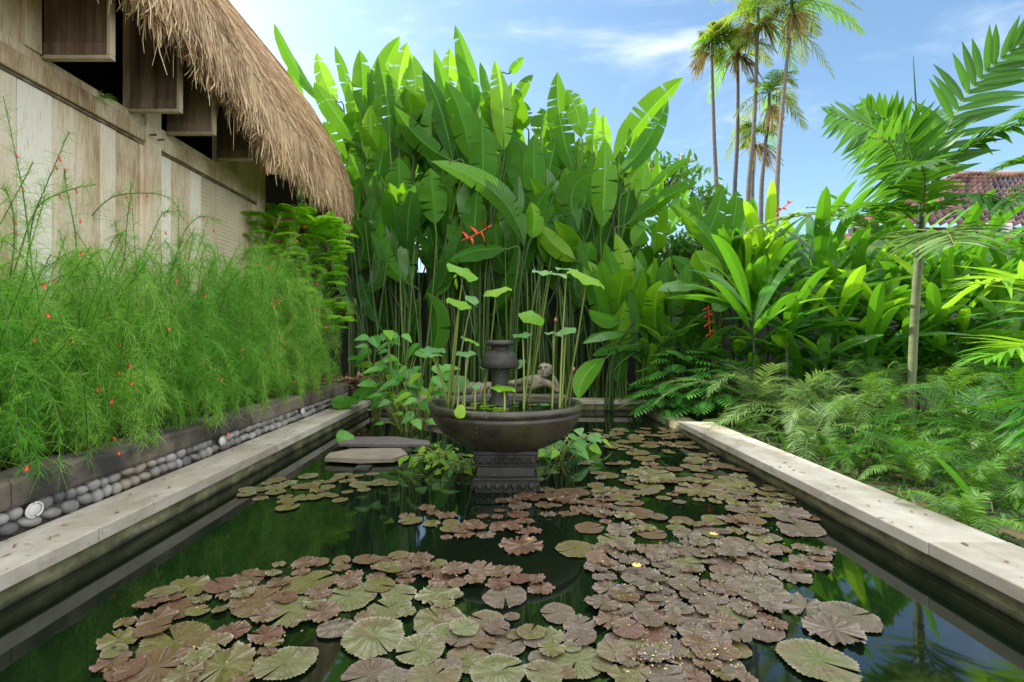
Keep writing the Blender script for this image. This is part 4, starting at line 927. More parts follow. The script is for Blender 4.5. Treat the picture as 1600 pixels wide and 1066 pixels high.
# (label, ground px, Y, [leaves]) read off the photograph
bank = [
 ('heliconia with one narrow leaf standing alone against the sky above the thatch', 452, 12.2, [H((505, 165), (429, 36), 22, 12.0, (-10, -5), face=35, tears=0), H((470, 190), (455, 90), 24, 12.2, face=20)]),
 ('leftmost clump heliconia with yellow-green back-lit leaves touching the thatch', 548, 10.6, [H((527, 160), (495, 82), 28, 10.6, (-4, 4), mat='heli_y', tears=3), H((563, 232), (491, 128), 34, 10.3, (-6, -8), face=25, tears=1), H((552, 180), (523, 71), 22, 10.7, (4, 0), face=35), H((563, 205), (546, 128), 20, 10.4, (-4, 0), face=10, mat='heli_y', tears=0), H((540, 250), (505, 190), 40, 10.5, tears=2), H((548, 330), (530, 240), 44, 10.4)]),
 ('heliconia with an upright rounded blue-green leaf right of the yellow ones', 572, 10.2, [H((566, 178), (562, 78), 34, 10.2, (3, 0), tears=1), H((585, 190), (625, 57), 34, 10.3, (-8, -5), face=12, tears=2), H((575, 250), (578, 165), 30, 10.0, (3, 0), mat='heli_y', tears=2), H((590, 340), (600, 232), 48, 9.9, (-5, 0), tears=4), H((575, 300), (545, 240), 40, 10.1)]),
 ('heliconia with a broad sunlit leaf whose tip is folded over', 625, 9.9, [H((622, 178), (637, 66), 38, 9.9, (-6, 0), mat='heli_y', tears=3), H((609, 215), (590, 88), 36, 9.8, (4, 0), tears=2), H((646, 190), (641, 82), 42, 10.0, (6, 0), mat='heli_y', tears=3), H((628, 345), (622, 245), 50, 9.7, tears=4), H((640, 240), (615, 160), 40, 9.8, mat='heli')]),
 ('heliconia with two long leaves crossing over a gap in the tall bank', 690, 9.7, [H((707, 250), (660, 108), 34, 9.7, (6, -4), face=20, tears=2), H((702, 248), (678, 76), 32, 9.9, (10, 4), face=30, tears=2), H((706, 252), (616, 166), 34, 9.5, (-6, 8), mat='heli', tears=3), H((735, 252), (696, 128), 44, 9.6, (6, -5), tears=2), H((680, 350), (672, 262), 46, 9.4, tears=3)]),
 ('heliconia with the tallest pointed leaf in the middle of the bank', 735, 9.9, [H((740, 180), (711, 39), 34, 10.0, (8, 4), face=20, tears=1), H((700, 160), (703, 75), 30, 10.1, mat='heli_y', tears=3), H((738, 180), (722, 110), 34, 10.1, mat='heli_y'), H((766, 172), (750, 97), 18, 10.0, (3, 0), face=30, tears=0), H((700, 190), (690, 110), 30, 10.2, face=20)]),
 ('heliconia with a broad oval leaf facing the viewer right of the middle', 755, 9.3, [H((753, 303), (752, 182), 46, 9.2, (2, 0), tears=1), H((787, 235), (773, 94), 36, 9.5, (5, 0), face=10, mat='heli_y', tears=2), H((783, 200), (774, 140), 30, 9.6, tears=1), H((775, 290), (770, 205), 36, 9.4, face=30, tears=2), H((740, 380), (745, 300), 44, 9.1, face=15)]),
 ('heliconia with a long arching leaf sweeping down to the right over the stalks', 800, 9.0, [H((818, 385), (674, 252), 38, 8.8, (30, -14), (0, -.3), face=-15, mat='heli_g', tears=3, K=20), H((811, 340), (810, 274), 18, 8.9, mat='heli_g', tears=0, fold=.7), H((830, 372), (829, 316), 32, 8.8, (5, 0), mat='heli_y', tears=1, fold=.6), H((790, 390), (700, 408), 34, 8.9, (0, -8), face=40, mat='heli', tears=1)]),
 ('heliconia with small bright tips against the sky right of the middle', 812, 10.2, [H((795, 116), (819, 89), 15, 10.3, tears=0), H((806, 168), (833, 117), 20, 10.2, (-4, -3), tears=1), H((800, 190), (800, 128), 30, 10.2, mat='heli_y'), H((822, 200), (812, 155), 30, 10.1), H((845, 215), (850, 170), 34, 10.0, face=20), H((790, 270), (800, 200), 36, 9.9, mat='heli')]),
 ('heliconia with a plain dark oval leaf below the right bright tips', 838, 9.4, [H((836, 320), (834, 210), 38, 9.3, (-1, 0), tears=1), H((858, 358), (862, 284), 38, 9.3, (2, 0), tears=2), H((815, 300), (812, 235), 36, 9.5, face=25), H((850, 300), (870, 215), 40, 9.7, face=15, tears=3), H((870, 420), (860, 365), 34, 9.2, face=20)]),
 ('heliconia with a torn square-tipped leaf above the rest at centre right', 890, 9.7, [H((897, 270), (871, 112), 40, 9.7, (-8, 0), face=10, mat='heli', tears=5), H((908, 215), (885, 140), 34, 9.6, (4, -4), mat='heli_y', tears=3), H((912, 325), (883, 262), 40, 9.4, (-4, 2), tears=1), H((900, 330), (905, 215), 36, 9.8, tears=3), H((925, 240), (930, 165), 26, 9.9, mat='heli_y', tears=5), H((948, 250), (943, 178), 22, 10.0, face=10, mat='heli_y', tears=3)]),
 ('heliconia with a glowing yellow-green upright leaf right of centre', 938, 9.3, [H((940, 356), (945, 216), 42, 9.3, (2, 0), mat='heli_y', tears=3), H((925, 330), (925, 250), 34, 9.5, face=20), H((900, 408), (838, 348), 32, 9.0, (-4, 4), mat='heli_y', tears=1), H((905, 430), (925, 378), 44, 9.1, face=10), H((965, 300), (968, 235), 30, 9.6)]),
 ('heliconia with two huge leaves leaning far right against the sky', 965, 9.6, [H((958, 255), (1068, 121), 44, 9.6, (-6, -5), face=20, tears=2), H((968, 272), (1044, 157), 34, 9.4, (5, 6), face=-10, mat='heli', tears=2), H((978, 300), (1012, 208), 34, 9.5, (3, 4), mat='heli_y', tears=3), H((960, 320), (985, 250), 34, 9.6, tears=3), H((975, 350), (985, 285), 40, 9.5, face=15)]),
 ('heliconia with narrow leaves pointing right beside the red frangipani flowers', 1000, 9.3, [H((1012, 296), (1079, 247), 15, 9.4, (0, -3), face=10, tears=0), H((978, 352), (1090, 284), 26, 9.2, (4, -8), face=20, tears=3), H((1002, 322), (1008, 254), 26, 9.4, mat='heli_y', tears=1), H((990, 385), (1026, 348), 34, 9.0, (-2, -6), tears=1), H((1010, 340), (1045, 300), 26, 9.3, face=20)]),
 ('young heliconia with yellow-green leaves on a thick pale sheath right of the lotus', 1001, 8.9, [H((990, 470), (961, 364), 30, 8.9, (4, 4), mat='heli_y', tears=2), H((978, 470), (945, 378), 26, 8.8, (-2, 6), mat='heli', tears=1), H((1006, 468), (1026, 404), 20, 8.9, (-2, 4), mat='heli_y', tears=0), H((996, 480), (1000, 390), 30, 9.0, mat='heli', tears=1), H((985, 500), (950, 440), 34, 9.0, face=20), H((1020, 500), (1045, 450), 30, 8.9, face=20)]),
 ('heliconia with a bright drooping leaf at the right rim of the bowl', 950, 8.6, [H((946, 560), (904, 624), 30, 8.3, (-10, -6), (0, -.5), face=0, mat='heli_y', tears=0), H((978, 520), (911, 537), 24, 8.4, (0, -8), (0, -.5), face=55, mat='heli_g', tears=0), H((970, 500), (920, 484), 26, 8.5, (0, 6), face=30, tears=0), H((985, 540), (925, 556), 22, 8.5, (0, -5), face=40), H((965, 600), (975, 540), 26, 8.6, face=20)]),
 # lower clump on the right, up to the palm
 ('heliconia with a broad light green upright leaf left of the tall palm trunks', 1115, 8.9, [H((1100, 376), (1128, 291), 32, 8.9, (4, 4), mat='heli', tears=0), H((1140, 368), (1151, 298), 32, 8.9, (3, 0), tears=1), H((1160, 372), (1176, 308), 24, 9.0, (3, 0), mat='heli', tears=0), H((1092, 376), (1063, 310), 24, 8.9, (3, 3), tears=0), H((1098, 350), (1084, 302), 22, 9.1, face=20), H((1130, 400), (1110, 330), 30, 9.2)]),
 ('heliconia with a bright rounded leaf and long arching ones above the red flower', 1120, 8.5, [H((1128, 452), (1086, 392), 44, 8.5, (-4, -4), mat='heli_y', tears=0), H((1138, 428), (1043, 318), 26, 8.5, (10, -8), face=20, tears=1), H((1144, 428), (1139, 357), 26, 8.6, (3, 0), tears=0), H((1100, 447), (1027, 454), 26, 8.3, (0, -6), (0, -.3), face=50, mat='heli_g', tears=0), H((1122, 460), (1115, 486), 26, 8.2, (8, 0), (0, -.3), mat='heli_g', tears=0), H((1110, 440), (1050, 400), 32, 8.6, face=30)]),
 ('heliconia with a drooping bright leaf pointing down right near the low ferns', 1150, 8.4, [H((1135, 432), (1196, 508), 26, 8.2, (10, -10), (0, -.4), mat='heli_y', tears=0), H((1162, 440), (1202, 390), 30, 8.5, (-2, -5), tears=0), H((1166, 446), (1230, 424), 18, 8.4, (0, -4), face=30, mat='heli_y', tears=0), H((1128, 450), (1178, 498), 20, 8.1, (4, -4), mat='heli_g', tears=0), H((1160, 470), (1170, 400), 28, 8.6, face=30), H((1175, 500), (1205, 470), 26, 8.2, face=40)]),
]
for lb, gx, Y, lv in bank: heliconia(lb, gx, Y, lv)
# thick pale sheath of the young plant
def filler(cols, Yr, top, wpx, group, label, nleaf=5, mat=('heli', 'heli', 'heli_g'), spread=46):
    for gx in cols:
        Y = rng.uniform(*Yr); lv = []
        for k in range(nleaf):
            tp = top(gx) + rng.uniform(0, 150) * (k / nleaf + .25); ln = rng.uniform(75, 125); dx = rng.normal(0, spread * .62)
            b = (gx + dx * .4, tp + ln if top(gx) > 300 else min(tp + ln, 430)); tt = (gx + dx, tp); lv.append(H(b, tt, rng.uniform(*wpx), Y, (rng.normal(0, 9), rng.normal(0, 6)), (0, rng.uniform(-.8, .4)), face=rng.uniform(-50, 50), mat=random.choice(mat), tears=int(rng.integers(0, 4))))
        heliconia(label, gx, Y, lv, group)
sky_ = lambda x: np.interp(x, [540, 600, 700, 800, 870, 950, 1000, 1060, 1130], [150, 130, 130, 150, 185, 230, 265, 320, 350])
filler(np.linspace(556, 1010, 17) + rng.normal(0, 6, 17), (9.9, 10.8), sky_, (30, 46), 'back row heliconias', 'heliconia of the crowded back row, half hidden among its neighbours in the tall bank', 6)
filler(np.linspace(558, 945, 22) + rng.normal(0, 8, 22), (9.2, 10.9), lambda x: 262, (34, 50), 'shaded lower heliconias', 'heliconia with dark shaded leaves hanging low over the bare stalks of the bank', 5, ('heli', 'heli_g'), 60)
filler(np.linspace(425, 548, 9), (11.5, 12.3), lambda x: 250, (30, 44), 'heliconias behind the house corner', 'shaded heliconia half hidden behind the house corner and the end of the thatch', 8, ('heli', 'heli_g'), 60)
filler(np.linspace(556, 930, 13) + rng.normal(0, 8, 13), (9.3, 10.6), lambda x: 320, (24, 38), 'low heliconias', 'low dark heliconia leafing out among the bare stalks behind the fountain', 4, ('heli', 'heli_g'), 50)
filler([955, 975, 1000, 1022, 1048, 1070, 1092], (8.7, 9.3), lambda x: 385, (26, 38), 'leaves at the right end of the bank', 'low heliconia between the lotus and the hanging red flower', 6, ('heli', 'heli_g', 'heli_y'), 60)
# bare stalks of the clump crowding under the leaves
for k, gx in enumerate(np.linspace(535, 955, 18)):
    gx = gx + rng.normal(0, 5); Y = rng.uniform(9.0, 10.6); b = W(gx, 0, Y); b[2] = .03; t = empty('heliconia_stalk', b, 'slender green heliconia stalk in the dense row of bare stalks behind the fountain', 'plant stalk', 'bare heliconia stalks')
    for j in range(3):
        tp = W(gx + rng.normal(0, 34), rng.uniform(330, 400), Y + rng.uniform(-.2, .2)); b2 = b + (rng.uniform(-.08, .08), rng.uniform(-.08, .08), 0); mb = MB()
        tube(mb, bez(b2, (b2 + tp) / 2 + (rng.normal(0, .06), 0, 0), tp, 8), np.linspace(.022, .010, 8) * rng.uniform(.45, 1.1), 6); mb.build('stem', M['stalk'], t)
# hanging and standing red lobster-claw flowers
def claw(label, top, P, n, sz, Y):
    t = empty('heliconia_flower', P[0], label, 'flower'); mb = MB(); tube(mb, spline(P, 10), .009, 6); mb.build('flower_stem', M['red'], t); Q = spline(P, n + 2)
    for k in range(n):
        c = Q[k + 1]; sg = 1 if k % 2 else -1; T = nrm(Q[k + 2 if k + 2 < len(Q) else k + 1] - Q[k]); sd = nrm(np.cross(T, (0, 1, 0))) * sg
        e = c + sd * sz * (1 - .35 * k / n) + T * sz * .25; m_ = c + sd * sz * .5 - T * sz * .02
        mb = MB(); blades(mb, bez(c, m_, e, 6)[None], (0, 1, .1) if abs(T[2]) > .5 else (0, .3, 1), np.array([[.02, .026, .022, .016, .009, .001]]), fold=1.0); mb.build('bract', M['red'], t)
claw('red lobster-claw flower hanging down among dark leaves above the philodendron', 0, [W(1107, 478, 8.1), W(1108, 505, 8.1), W(1112, 541, 8.1)], 8, .10, 8.1)
claw('red lobster-claw flower spreading level over the bare stalks left of the lotus', 0, [W(768, 352, 8.6), W(745, 366, 8.6), W(722, 376, 8.6)], 5, .20, 8.6)
claw('small red and green bract pointing up right beside the tall palm trunks', 0, [W(1205, 345, 9), W(1222, 326, 9), W(1238, 314, 9)], 4, .10, 9)

# ------------------------------------------------------------------ low broad leaved hedge on the right
GH = 'ginger plants of the hedge under the tiled roof'
def ginger(label, px, py, Y, n, ln, wd, group=GH, mat='ginger', up=.5, droop_=.25, gz=.03, name='ginger_plant'):
    base = W(px, py, Y); g0 = base.copy(); g0[2] = gz; t = empty(name, g0, label, 'leafy plant', group); a0 = rng.uniform(0, 6.28)
    for k in range(n):
        a = a0 + k * 2.4 + rng.normal(0, .25); el = rng.uniform(.1, 1.1) * up + .25; d = np.array((math.cos(a), math.sin(a), 0)); b = base + np.array((0, 0, rng.uniform(-.35, .1) * ln)) + d * .05
        l_ = ln * rng.uniform(.75, 1.15); m_ = b + d * l_ * .45 + np.array((0, 0, l_ * el * .75)); e = b + d * l_ * .95 + np.array((0, 0, l_ * (el * 1.0 - .22)))
        P = bez(b, m_, e, 12); sd = np.array((-math.sin(a), math.cos(a), rng.normal(0, .35)))
        mb = MB(); big_leaf(mb, P, sd, wd * rng.uniform(.85, 1.15), fold=rng.uniform(.2, .5), M=4, tears=0, ripple=.06); mb.build('leaf', M[mat if rng.random() < .8 else 'heli_y'], t)
    mb = MB(); tube(mb, spline([g0, (g0 + base) / 2 + (rng.normal(0, .05), 0, 0), base + (0, 0, .05)], 8), .02, 6); mb.build('stem', M['stalk'], t)
names_h = ['left end of the hedge beside the palm trunks', 'below the grey feathery frond', 'left of the thin palm trunk under the far roof corner', 'directly left of the green palm trunk', 'directly behind the green palm trunk', 'right of the green palm trunk below the tiled roof', 'at the right end of the hedge by the bright frond']
k = 0
for row, (yy, Y0, n_) in enumerate(((412, 9.4, 9), (430, 8.6, 9), (470, 7.9, 9), (515, 7.3, 8), (560, 7.9, 9))):
    for x_ in np.linspace(1150 + row * 12, 1580, n_):
        px = x_ + rng.normal(0, 9); zone = int(np.clip((px - 1150) / 430 * 7, 0, 6)); tall = ('topmost', 'upper', 'middle', 'lowest, shaded', 'rear')[row]
        ginger(f'{tall} glossy ginger plant, {names_h[zone]}', px, yy + (22 if px > 1250 else 0) + rng.normal(0, 9), Y0 + rng.uniform(-.25, .25), 13, rng.uniform(.85, 1.25), rng.uniform(.15, .2), up=1.15 if row < 2 else .8); k += 1
for (px, py, Y, lb) in ((1045, 520, 8.6, 'dark broad leaved plant behind the philodendron'), (1090, 560, 8.3, 'dark broad leaved plant below the hanging red flower'), (1010, 560, 8.7, 'dark broad leaved plant left of the philodendron'), (1060, 470, 9.0, 'dark broad leaved plant filling the gap above the philodendron'), (1150, 560, 8.0, 'dark broad leaved plant right of the philodendron'), (1210, 540, 7.8, 'dark broad leaved plant behind the arching fern fronds'), (1500, 520, 7.4, 'dark broad leaved plant low at the right of the green trunk'), (1560, 500, 7.2, 'dark broad leaved plant in the shade at the right edge'), (1290, 560, 7.2, 'dark broad leaved plant behind the low ferns left of the green trunk')):
    ginger(lb, px, py, Y, 12, .7, .17, 'dark leaved plants', 'heli_g', .7)

# ------------------------------------------------------------------ philodendron at the pond corner
def lobed_leaf(mb, c, d, L_, wd, nv):
    d = nrm(d); s = nrm(np.cross(d, nv)); n_ = np.cross(s, d); K = 7
    P = np.array([c + d * L_ * t - n_ * .22 * L_ * t * t for t in np.linspace(0, 1, 12)])
    blades(mb, P[None], s, (wd * .16 * np.interp(np.linspace(0, 1, 12), [0, .2, .7, 1], [.7, 1, .8, .05]))[None], .2, 2, r=rng.random())
    r_ = rng.random(); Q = []; S2 = []; wl = []
    for k in range(K):
        t = .08 + .8 * k / (K - 1); b = c + d * L_ * t - n_ * .22 * L_ * t * t
        for sg in (-1, 1):
            a = rad(100 - 62 * t); dd = d * math.cos(a) + s * sg * math.sin(a); ll = wd * .62 * math.sin(math.pi * (.22 + .68 * t)) ** .6
            tt = np.linspace(0, 1, 6)[:, None]; Q.append(b + dd * ll * tt + n_ * (-.25 * ll * tt ** 2)); S2.append(np.cross(dd, n_)); wl.append(L_ / K * .42 * np.interp(np.linspace(0, 1, 6), [0, .5, .85, 1], [.7, 1, .75, .1]))
    blades(mb, np.array(Q), np.array(S2), np.array(wl), .12, 2, r=r_)
def philo(label, px, py, Y, n, R, gz=.03):
    base = W(px, py, Y); base[2] = gz; t = empty('philodendron', base, label, 'philodendron', 'philodendrons at the pond corner')
    for k in range(n):
        a = k * 2.4; rr = math.sqrt((k + .5) / n); el = 1.25 * (1 - rr) + .25; d = np.array((math.cos(a), math.sin(a), 0)); e = base + d * R * rr * .85 + np.array((0, 0, R * (.35 + .95 * (1 - rr ** 1.6))))
        mb = MB(); dr = d * .9 + np.array((0, 0, .15 - .45 * rr)); lobed_leaf(mb, e, dr, rng.uniform(.24, .34), rng.uniform(.22, .3), np.array((0, 0, 1)) + d * .3); mb.build('leaf', M['philo'], t)
        mb = MB(); tube(mb, bez(base + d * .03, base + d * R * rr * .3 + (0, 0, R * .5), e, 7), .007, 5); mb.build('leaf_stalk', M['stalk'], t)
philo('dark glossy philodendron with deeply cut leaves at the far right pond corner', 1062, 640, 8.05, 34, .78)
philo('second philodendron right of the corner one, leaning over the coping end', 1120, 640, 7.5, 26, .62)
philo('small philodendron drooping to the water left of the coping end', 1035, 650, 7.75, 16, .42)
t = empty('croton', W(1068, 560, 8.4), 'small upright shrub with stacked light green leaves above the philodendron', 'shrub')
for k in range(7):
    b = W(1066 + rng.normal(0, 14), 600, 8.4); e = W(1068 + rng.normal(0, 20), rng.uniform(508, 540), 8.4); mb = MB(); tube(mb, [b, e], .006, 5); mb.build('stem', M['stalk'], t)
    mb = MB(); m = 34; tt = rng.random(m); c = b + (e - b) * tt[:, None]; a = rng.uniform(0, 6.28, m); D = nrm(np.stack([np.cos(a), np.sin(a), np.full(m, .5)], -1)); s_ = np.linspace(0, 1, 5)[None, :, None]
    blades(mb, c[:, None] + D[:, None] * s_ * .09, np.cross(D, (0, 0, 1.)), .017 * np.array([[.3, .9, 1, .7, .1]]), .2, 2); mb.build('leaves', M['ginger'], t)

# ------------------------------------------------------------------ ferns and small palms along the right coping
def fern_plant(label, px, Y, gz, n, L_, nl, ll, lw, mat='fern', group='ferns along the right coping', name='sword_fern', cat='fern', el=(.5, 1.3), droop=(.5, .9), ang=72, X=None, K=16, lift=.1):
    base = np.array(((px - 788) / 800 * Y if X is None else X, Y, gz)); t = empty(name, base, label, cat, group); a0 = rng.uniform(0, 6.28)
    for k in range(n):
        a = a0 + k * 2.4 + rng.normal(0, .2); e = rng.uniform(*el); l_ = L_ * rng.uniform(.75, 1.15); d = np.array((math.cos(a) * math.cos(e), math.sin(a) * math.cos(e), math.sin(e))); tt = np.linspace(0, 1, K)[:, None]
        P = base + d * .03 + d * l_ * tt + np.array((0, 0, -1)) * l_ * rng.uniform(*droop) * tt ** 2.1; P[:, 2] = np.maximum(P[:, 2], gz - .02 + .0 * P[:, 2])
        mb = MB(); frond(mb, P, nl, ll, lw, ang=ang, lift=lift, droop=.22, K=4, rw=.004, prof=([0, .1, .35, .8, 1], [.45, .8, 1, .65, .15])); mb.build('frond', M[mat], t)
    return t
ferns = [
 (1180, 6.9, .35, 10, 1.35, 50, .24, .015, 'fern_pale', 'pygmy palm with pale arching fronds just right of the coping end'),
 (1235, 6.4, .25, 11, 1.3, 50, .24, .014, 'fern_pale', 'pygmy palm with drooping olive fronds behind the glossy taro leaf'),
 (1130, 7.3, .15, 9, .6, 36, .13, .015, 'palm', 'low dark palm with fine leaflets at the right coping end'),
 (1315, 5.7, .15, 10, 1.35, 46, .24, .014, 'fern_pale', 'pygmy palm with wide arching fronds in the middle of the fern bed'),
 (1500, 4.9, .2, 10, 1.35, 46, .24, .014, 'palm', 'dark green pygmy palm arching over the ferns right of the trunk'),
 (1425, 4.3, .08, 9, .95, 42, .2, .012, 'palm', 'small dark pygmy palm leaning to the right coping'),
 (1580, 4.4, .3, 10, 1.3, 46, .24, .014, 'palm', 'dark green pygmy palm at the right edge below the bright fronds'),
 (1300, 6.0, .25, 15, .95, 60, .085, .016, 'fern', 'bright sword fern in the middle of the fern bed'),
 (1345, 5.3, .15, 10, 1.25, 54, .10, .016, 'fern', 'sword fern with upright fronds beside the right coping'),
 (1375, 6.3, .4, 12, 1.35, 60, .10, .017, 'fern', 'tall sword fern touching the left of the green palm trunk'),
 (1265, 5.4, .12, 11, .95, 44, .2, .011, 'fern_pale', 'small palm with thin grey-green fronds spilling onto the right coping'),
 (1420, 4.7, .1, 15, .8, 60, .075, .014, 'fern', 'sword fern in front of the green palm trunk'),
 (1470, 5.6, .35, 12, 1.35, 60, .10, .017, 'fern', 'large sword fern right of the green palm trunk'),
 (1440, 4.1, .05, 14, .65, 56, .07, .013, 'fern', 'low sword fern overhanging the right coping near the front'),
 (1530, 4.6, .2, 14, .9, 56, .085, .015, 'fern', 'sword fern at the right edge below the bright fronds'),
 (1530, 3.7, .05, 13, .6, 52, .07, .013, 'fern', 'small sword fern low at the right edge'),
 (1585, 5.6, .5, 13, 1.0, 56, .10, .016, 'palm', 'dark feathery plant at the right edge under the bright fronds'),
 (1200, 7.6, .3, 10, .8, 46, .12, .016, 'fern', 'darker fern behind the pale arching palm'),
 (1350, 7.0, .5, 13, .95, 50, .14, .016, 'fern', 'fern in the shade under the ginger hedge left of the trunk'),
 (1530, 6.6, .6, 12, 1.0, 40, .2, .022, 'palm', 'dark palm seedling in the shade right of the trunk'),
 (1170, 6.2, .08, 10, .45, 40, .08, .012, 'fern', 'small fern touching the outer edge of the coping near its far end'),
 (1330, 4.5, .05, 12, .5, 50, .065, .012, 'fern', 'tiny fern against the outer edge of the coping midway'),
 (1290, 4.9, .05, 13, .55, 50, .07, .012, 'fern', 'sword fern leaning over the outer edge of the coping, left of the tiny one'),
 (1490, 3.1, .05, 13, .5, 46, .07, .012, 'fern', 'low sword fern by the coping below the big green blades'),
 (1400, 5.3, .15, 14, .9, 56, .08, .014, 'fern', 'sword fern close left of the green palm trunk'),
 (1560, 4.1, .1, 14, .85, 52, .08, .014, 'fern', 'sword fern low between the right edge fronds and the coping'),
 (1450, 6.6, .4, 13, 1.0, 56, .09, .016, 'fern', 'shaded sword fern behind the green palm trunk'),
 (1600, 3.4, .05, 12, .6, 46, .07, .012, 'fern', 'fern at the right edge nearest the camera')]
for (px, Y, gz, n, L_, nl, ll, lw, mt, lb) in ferns:
    X = max((px - 788) / 800 * Y, 2.82); pal = mt in ('fern_pale', 'palm'); f_ = 1 if pal else 1.5; fern_plant(lb, px, Y, gz, n - (0 if pal else 3), L_ * 1.18, nl - 8, ll * f_, lw * (.9 if pal else .66), mt, X=X, name='pygmy_palm' if pal else 'sword_fern', cat='small palm' if pal else 'fern', group=None, el=(.45, 1.25) if pal else (.7, 1.45), ang=60 if pal else 76, lift=.2 if pal else .03)
t = empty('taro', W(1235, 700, 6.0), 'taro with two large glossy grey-green leaves between fern fronds beside the coping', 'leafy plant')
for (b, e, wp, bo, fc) in (((1300, 692), (1222, 655), 34, (0, 6), 50), ((1290, 700), (1215, 668), 30, (-14, 10), 40), ((1270, 715), (1330, 690), 28, (0, -8), 50), ((1265, 712), (1225, 725), 24, (0, -6), 60)):
    P, sd, wd, *_ = leaf_px(b, e, wp, 5.9, bo, (0, -.2), face=fc); mb = MB(); big_leaf(mb, P, sd, wd, .15, 4); mb.build('leaf', M['heli_g'], t)
t = empty('spear_plant', (3.35, 3.5, .03), 'plant with two broad upright green blades at the right edge by the coping', 'leafy plant')
for (b, e, wp, bo, fc) in (((1575, 850), (1600, 760), 34, (-6, 0), 10), ((1590, 850), (1612, 780), 30, (0, 0), 20), ((1550, 835), (1450, 705), 10, (6, -10), 20), ((1560, 840), (1500, 770), 16, (-4, -10), 20)):
    P, sd, wd, *_ = leaf_px(b, e, wp, 3.55, bo, (0, 0), face=fc); mb = MB(); big_leaf(mb, P, sd, wd, .15, 4); mb.build('leaf', M['ginger'], t)

# ------------------------------------------------------------------ areca palm with the green trunk
PY = 6.2
def pfrond(t, pts, n, llpx, lwpx, ang=58, mat='palm', droop=.2, lift=.2, cut=False, side=None, prof=None, K=6, t0=.12, rw=.011):
    P = spline([W(*p) for p in pts], 22); Y = pts[0][2]; mb = MB(); rc = MB()
    frond(mb, P, n, llpx / 800 * Y, lwpx / 800 * Y, ang=ang, lift=lift, droop=droop, cut=cut, side=side, prof=prof, K=K, t0=t0, rach=rc, rw=rw)
    o = mb.build('frond', M[mat], t); rc.build('midrib', M['lstalk'], o)
pb = W(1420, 640, PY); pb[2] = .03
pt = empty('areca_palm', pb, 'young areca palm with a ringed grey-green trunk and wide fronds at the right', 'palm tree')
mb = MB(); Q = spline([pb, W(1424, 600, PY), W(1430, 480, PY), W(1436, 400, PY)], 30); tube(mb, Q, .046 + .004 * (np.arange(30) % 4 == 0), 12); mb.build('trunk', M['trunk_g'], pt)
mb = MB(); tube(mb, spline([W(1436, 402, PY), W(1438, 350, PY), W(1440, 300, PY)], 10), np.linspace(.058, .032, 10), 12); mb.build('crownshaft', M['stalk'], pt)
VS = (0, -1, 0)
pfrond(pt, [(1440, 320, PY), (1466, 235, PY), (1506, 155, PY), (1560, 95, PY - .1), (1640, 45, PY - .3)], 20, 84, 13, 66, side=(.8, -.3, -.5), lift=.15, droop=.12)
pfrond(pt, [(1438, 320, PY), (1415, 262, PY - .1), (1370, 205, PY - .3), (1300, 178, PY - .6)], 24, 80, 11, 64, side=(-.55, -.35, -.75), droop=.15)
pfrond(pt, [(1438, 310, PY), (1425, 250, PY), (1405, 205, PY - .1), (1350, 165, PY - .2)], 20, 64, 11, 64, side=(-.5, .7, -.5), droop=.1)
pfrond(pt, [(1438, 320, PY), (1412, 275, PY - .2), (1392, 225, PY - .7), (1360, 215, PY - 1.3)], 18, 82, 11, 62, side=(-.7, 0, -.7), droop=.3)
pfrond(pt, [(1440, 315, PY), (1450, 250, PY), (1462, 205, PY + .2), (1480, 170, PY + .6)], 16, 66, 12, 62, droop=.2)
pfrond(pt, [(1442, 320, PY), (1480, 262, PY - .1), (1540, 215, PY - .3), (1620, 190, PY - .5)], 24, 60, 12, 58, droop=.45)
pfrond(pt, [(1440, 340, PY), (1470, 320, PY - .4), (1520, 305, PY - .9), (1570, 320, PY - 1.2)], 18, 44, 12, 58, droop=.5)
pfrond(pt, [(1436, 350, PY), (1402, 326, PY - .1), (1360, 322, PY - .3), (1300, 345, PY - .5)], 20, 46, 11, 55, droop=.35)
pfrond(pt, [(1436, 395, PY), (1455, 368, PY - .5), (1478, 362, PY - 1.0), (1492, 384, PY - 1.7)], 20, 98, 10, 66, mat='fern_pale', droop=.22, lift=.05)
pfrond(pt, [(1441, 330, PY), (1446, 290, PY - .3), (1440, 258, PY - .9), (1428, 262, PY - 1.5)], 15, 66, 12, 60, droop=.35)
mb = MB(); tube(mb, [W(1440, 300, PY), W(1432, 180, PY), W(1427, 88, PY)], np.array([.02, .012, .003]), 6); mb.build('spear_leaf', M['palm'], pt)

# grey feathery frond from behind the hedge, right edge fronds
t = empty('feather_palm', W(1330, 345, 8.2), 'palm with a grey-green arching frond over the hedge left of the areca palm', 'small palm')
pfrond(t, [(1405, 400, 8.3), (1350, 352, 8.2), (1290, 335, 8.1), (1215, 345, 8.0), (1150, 372, 7.9)], 30, 34, 9, 50, mat='fern_pale', droop=.25)
pfrond(t, [(1405, 400, 8.3), (1390, 350, 8.2), (1350, 325, 8.1), (1262, 325, 8.0)], 24, 30, 9, 50, mat='palm', droop=.25)
t = empty('fan_palm', W(1700, 560, 3.9), 'palm reaching in from the right edge with bright yellow-green fronds', 'small palm')
for pts, n, ll, lw, mt in (([(1760, 620, 3.9), (1690, 500, 3.9), (1610, 440, 3.8), (1530, 445, 3.7)], 30, 110, 9, 'palm_y'), ([(1760, 620, 3.9), (1680, 560, 3.8), (1610, 540, 3.6), (1545, 560, 3.5)], 28, 95, 9, 'palm_y'), ([(1760, 600, 3.9), (1700, 470, 4.0), (1650, 400, 4.0), (1580, 380, 4.0)], 28, 70, 8, 'palm'), ([(1760, 620, 3.9), (1700, 600, 3.7), (1640, 620, 3.5), (1600, 690, 3.4)], 26, 80, 8, 'palm')): pfrond(t, pts, n, ll, lw, 50, mt, .2)
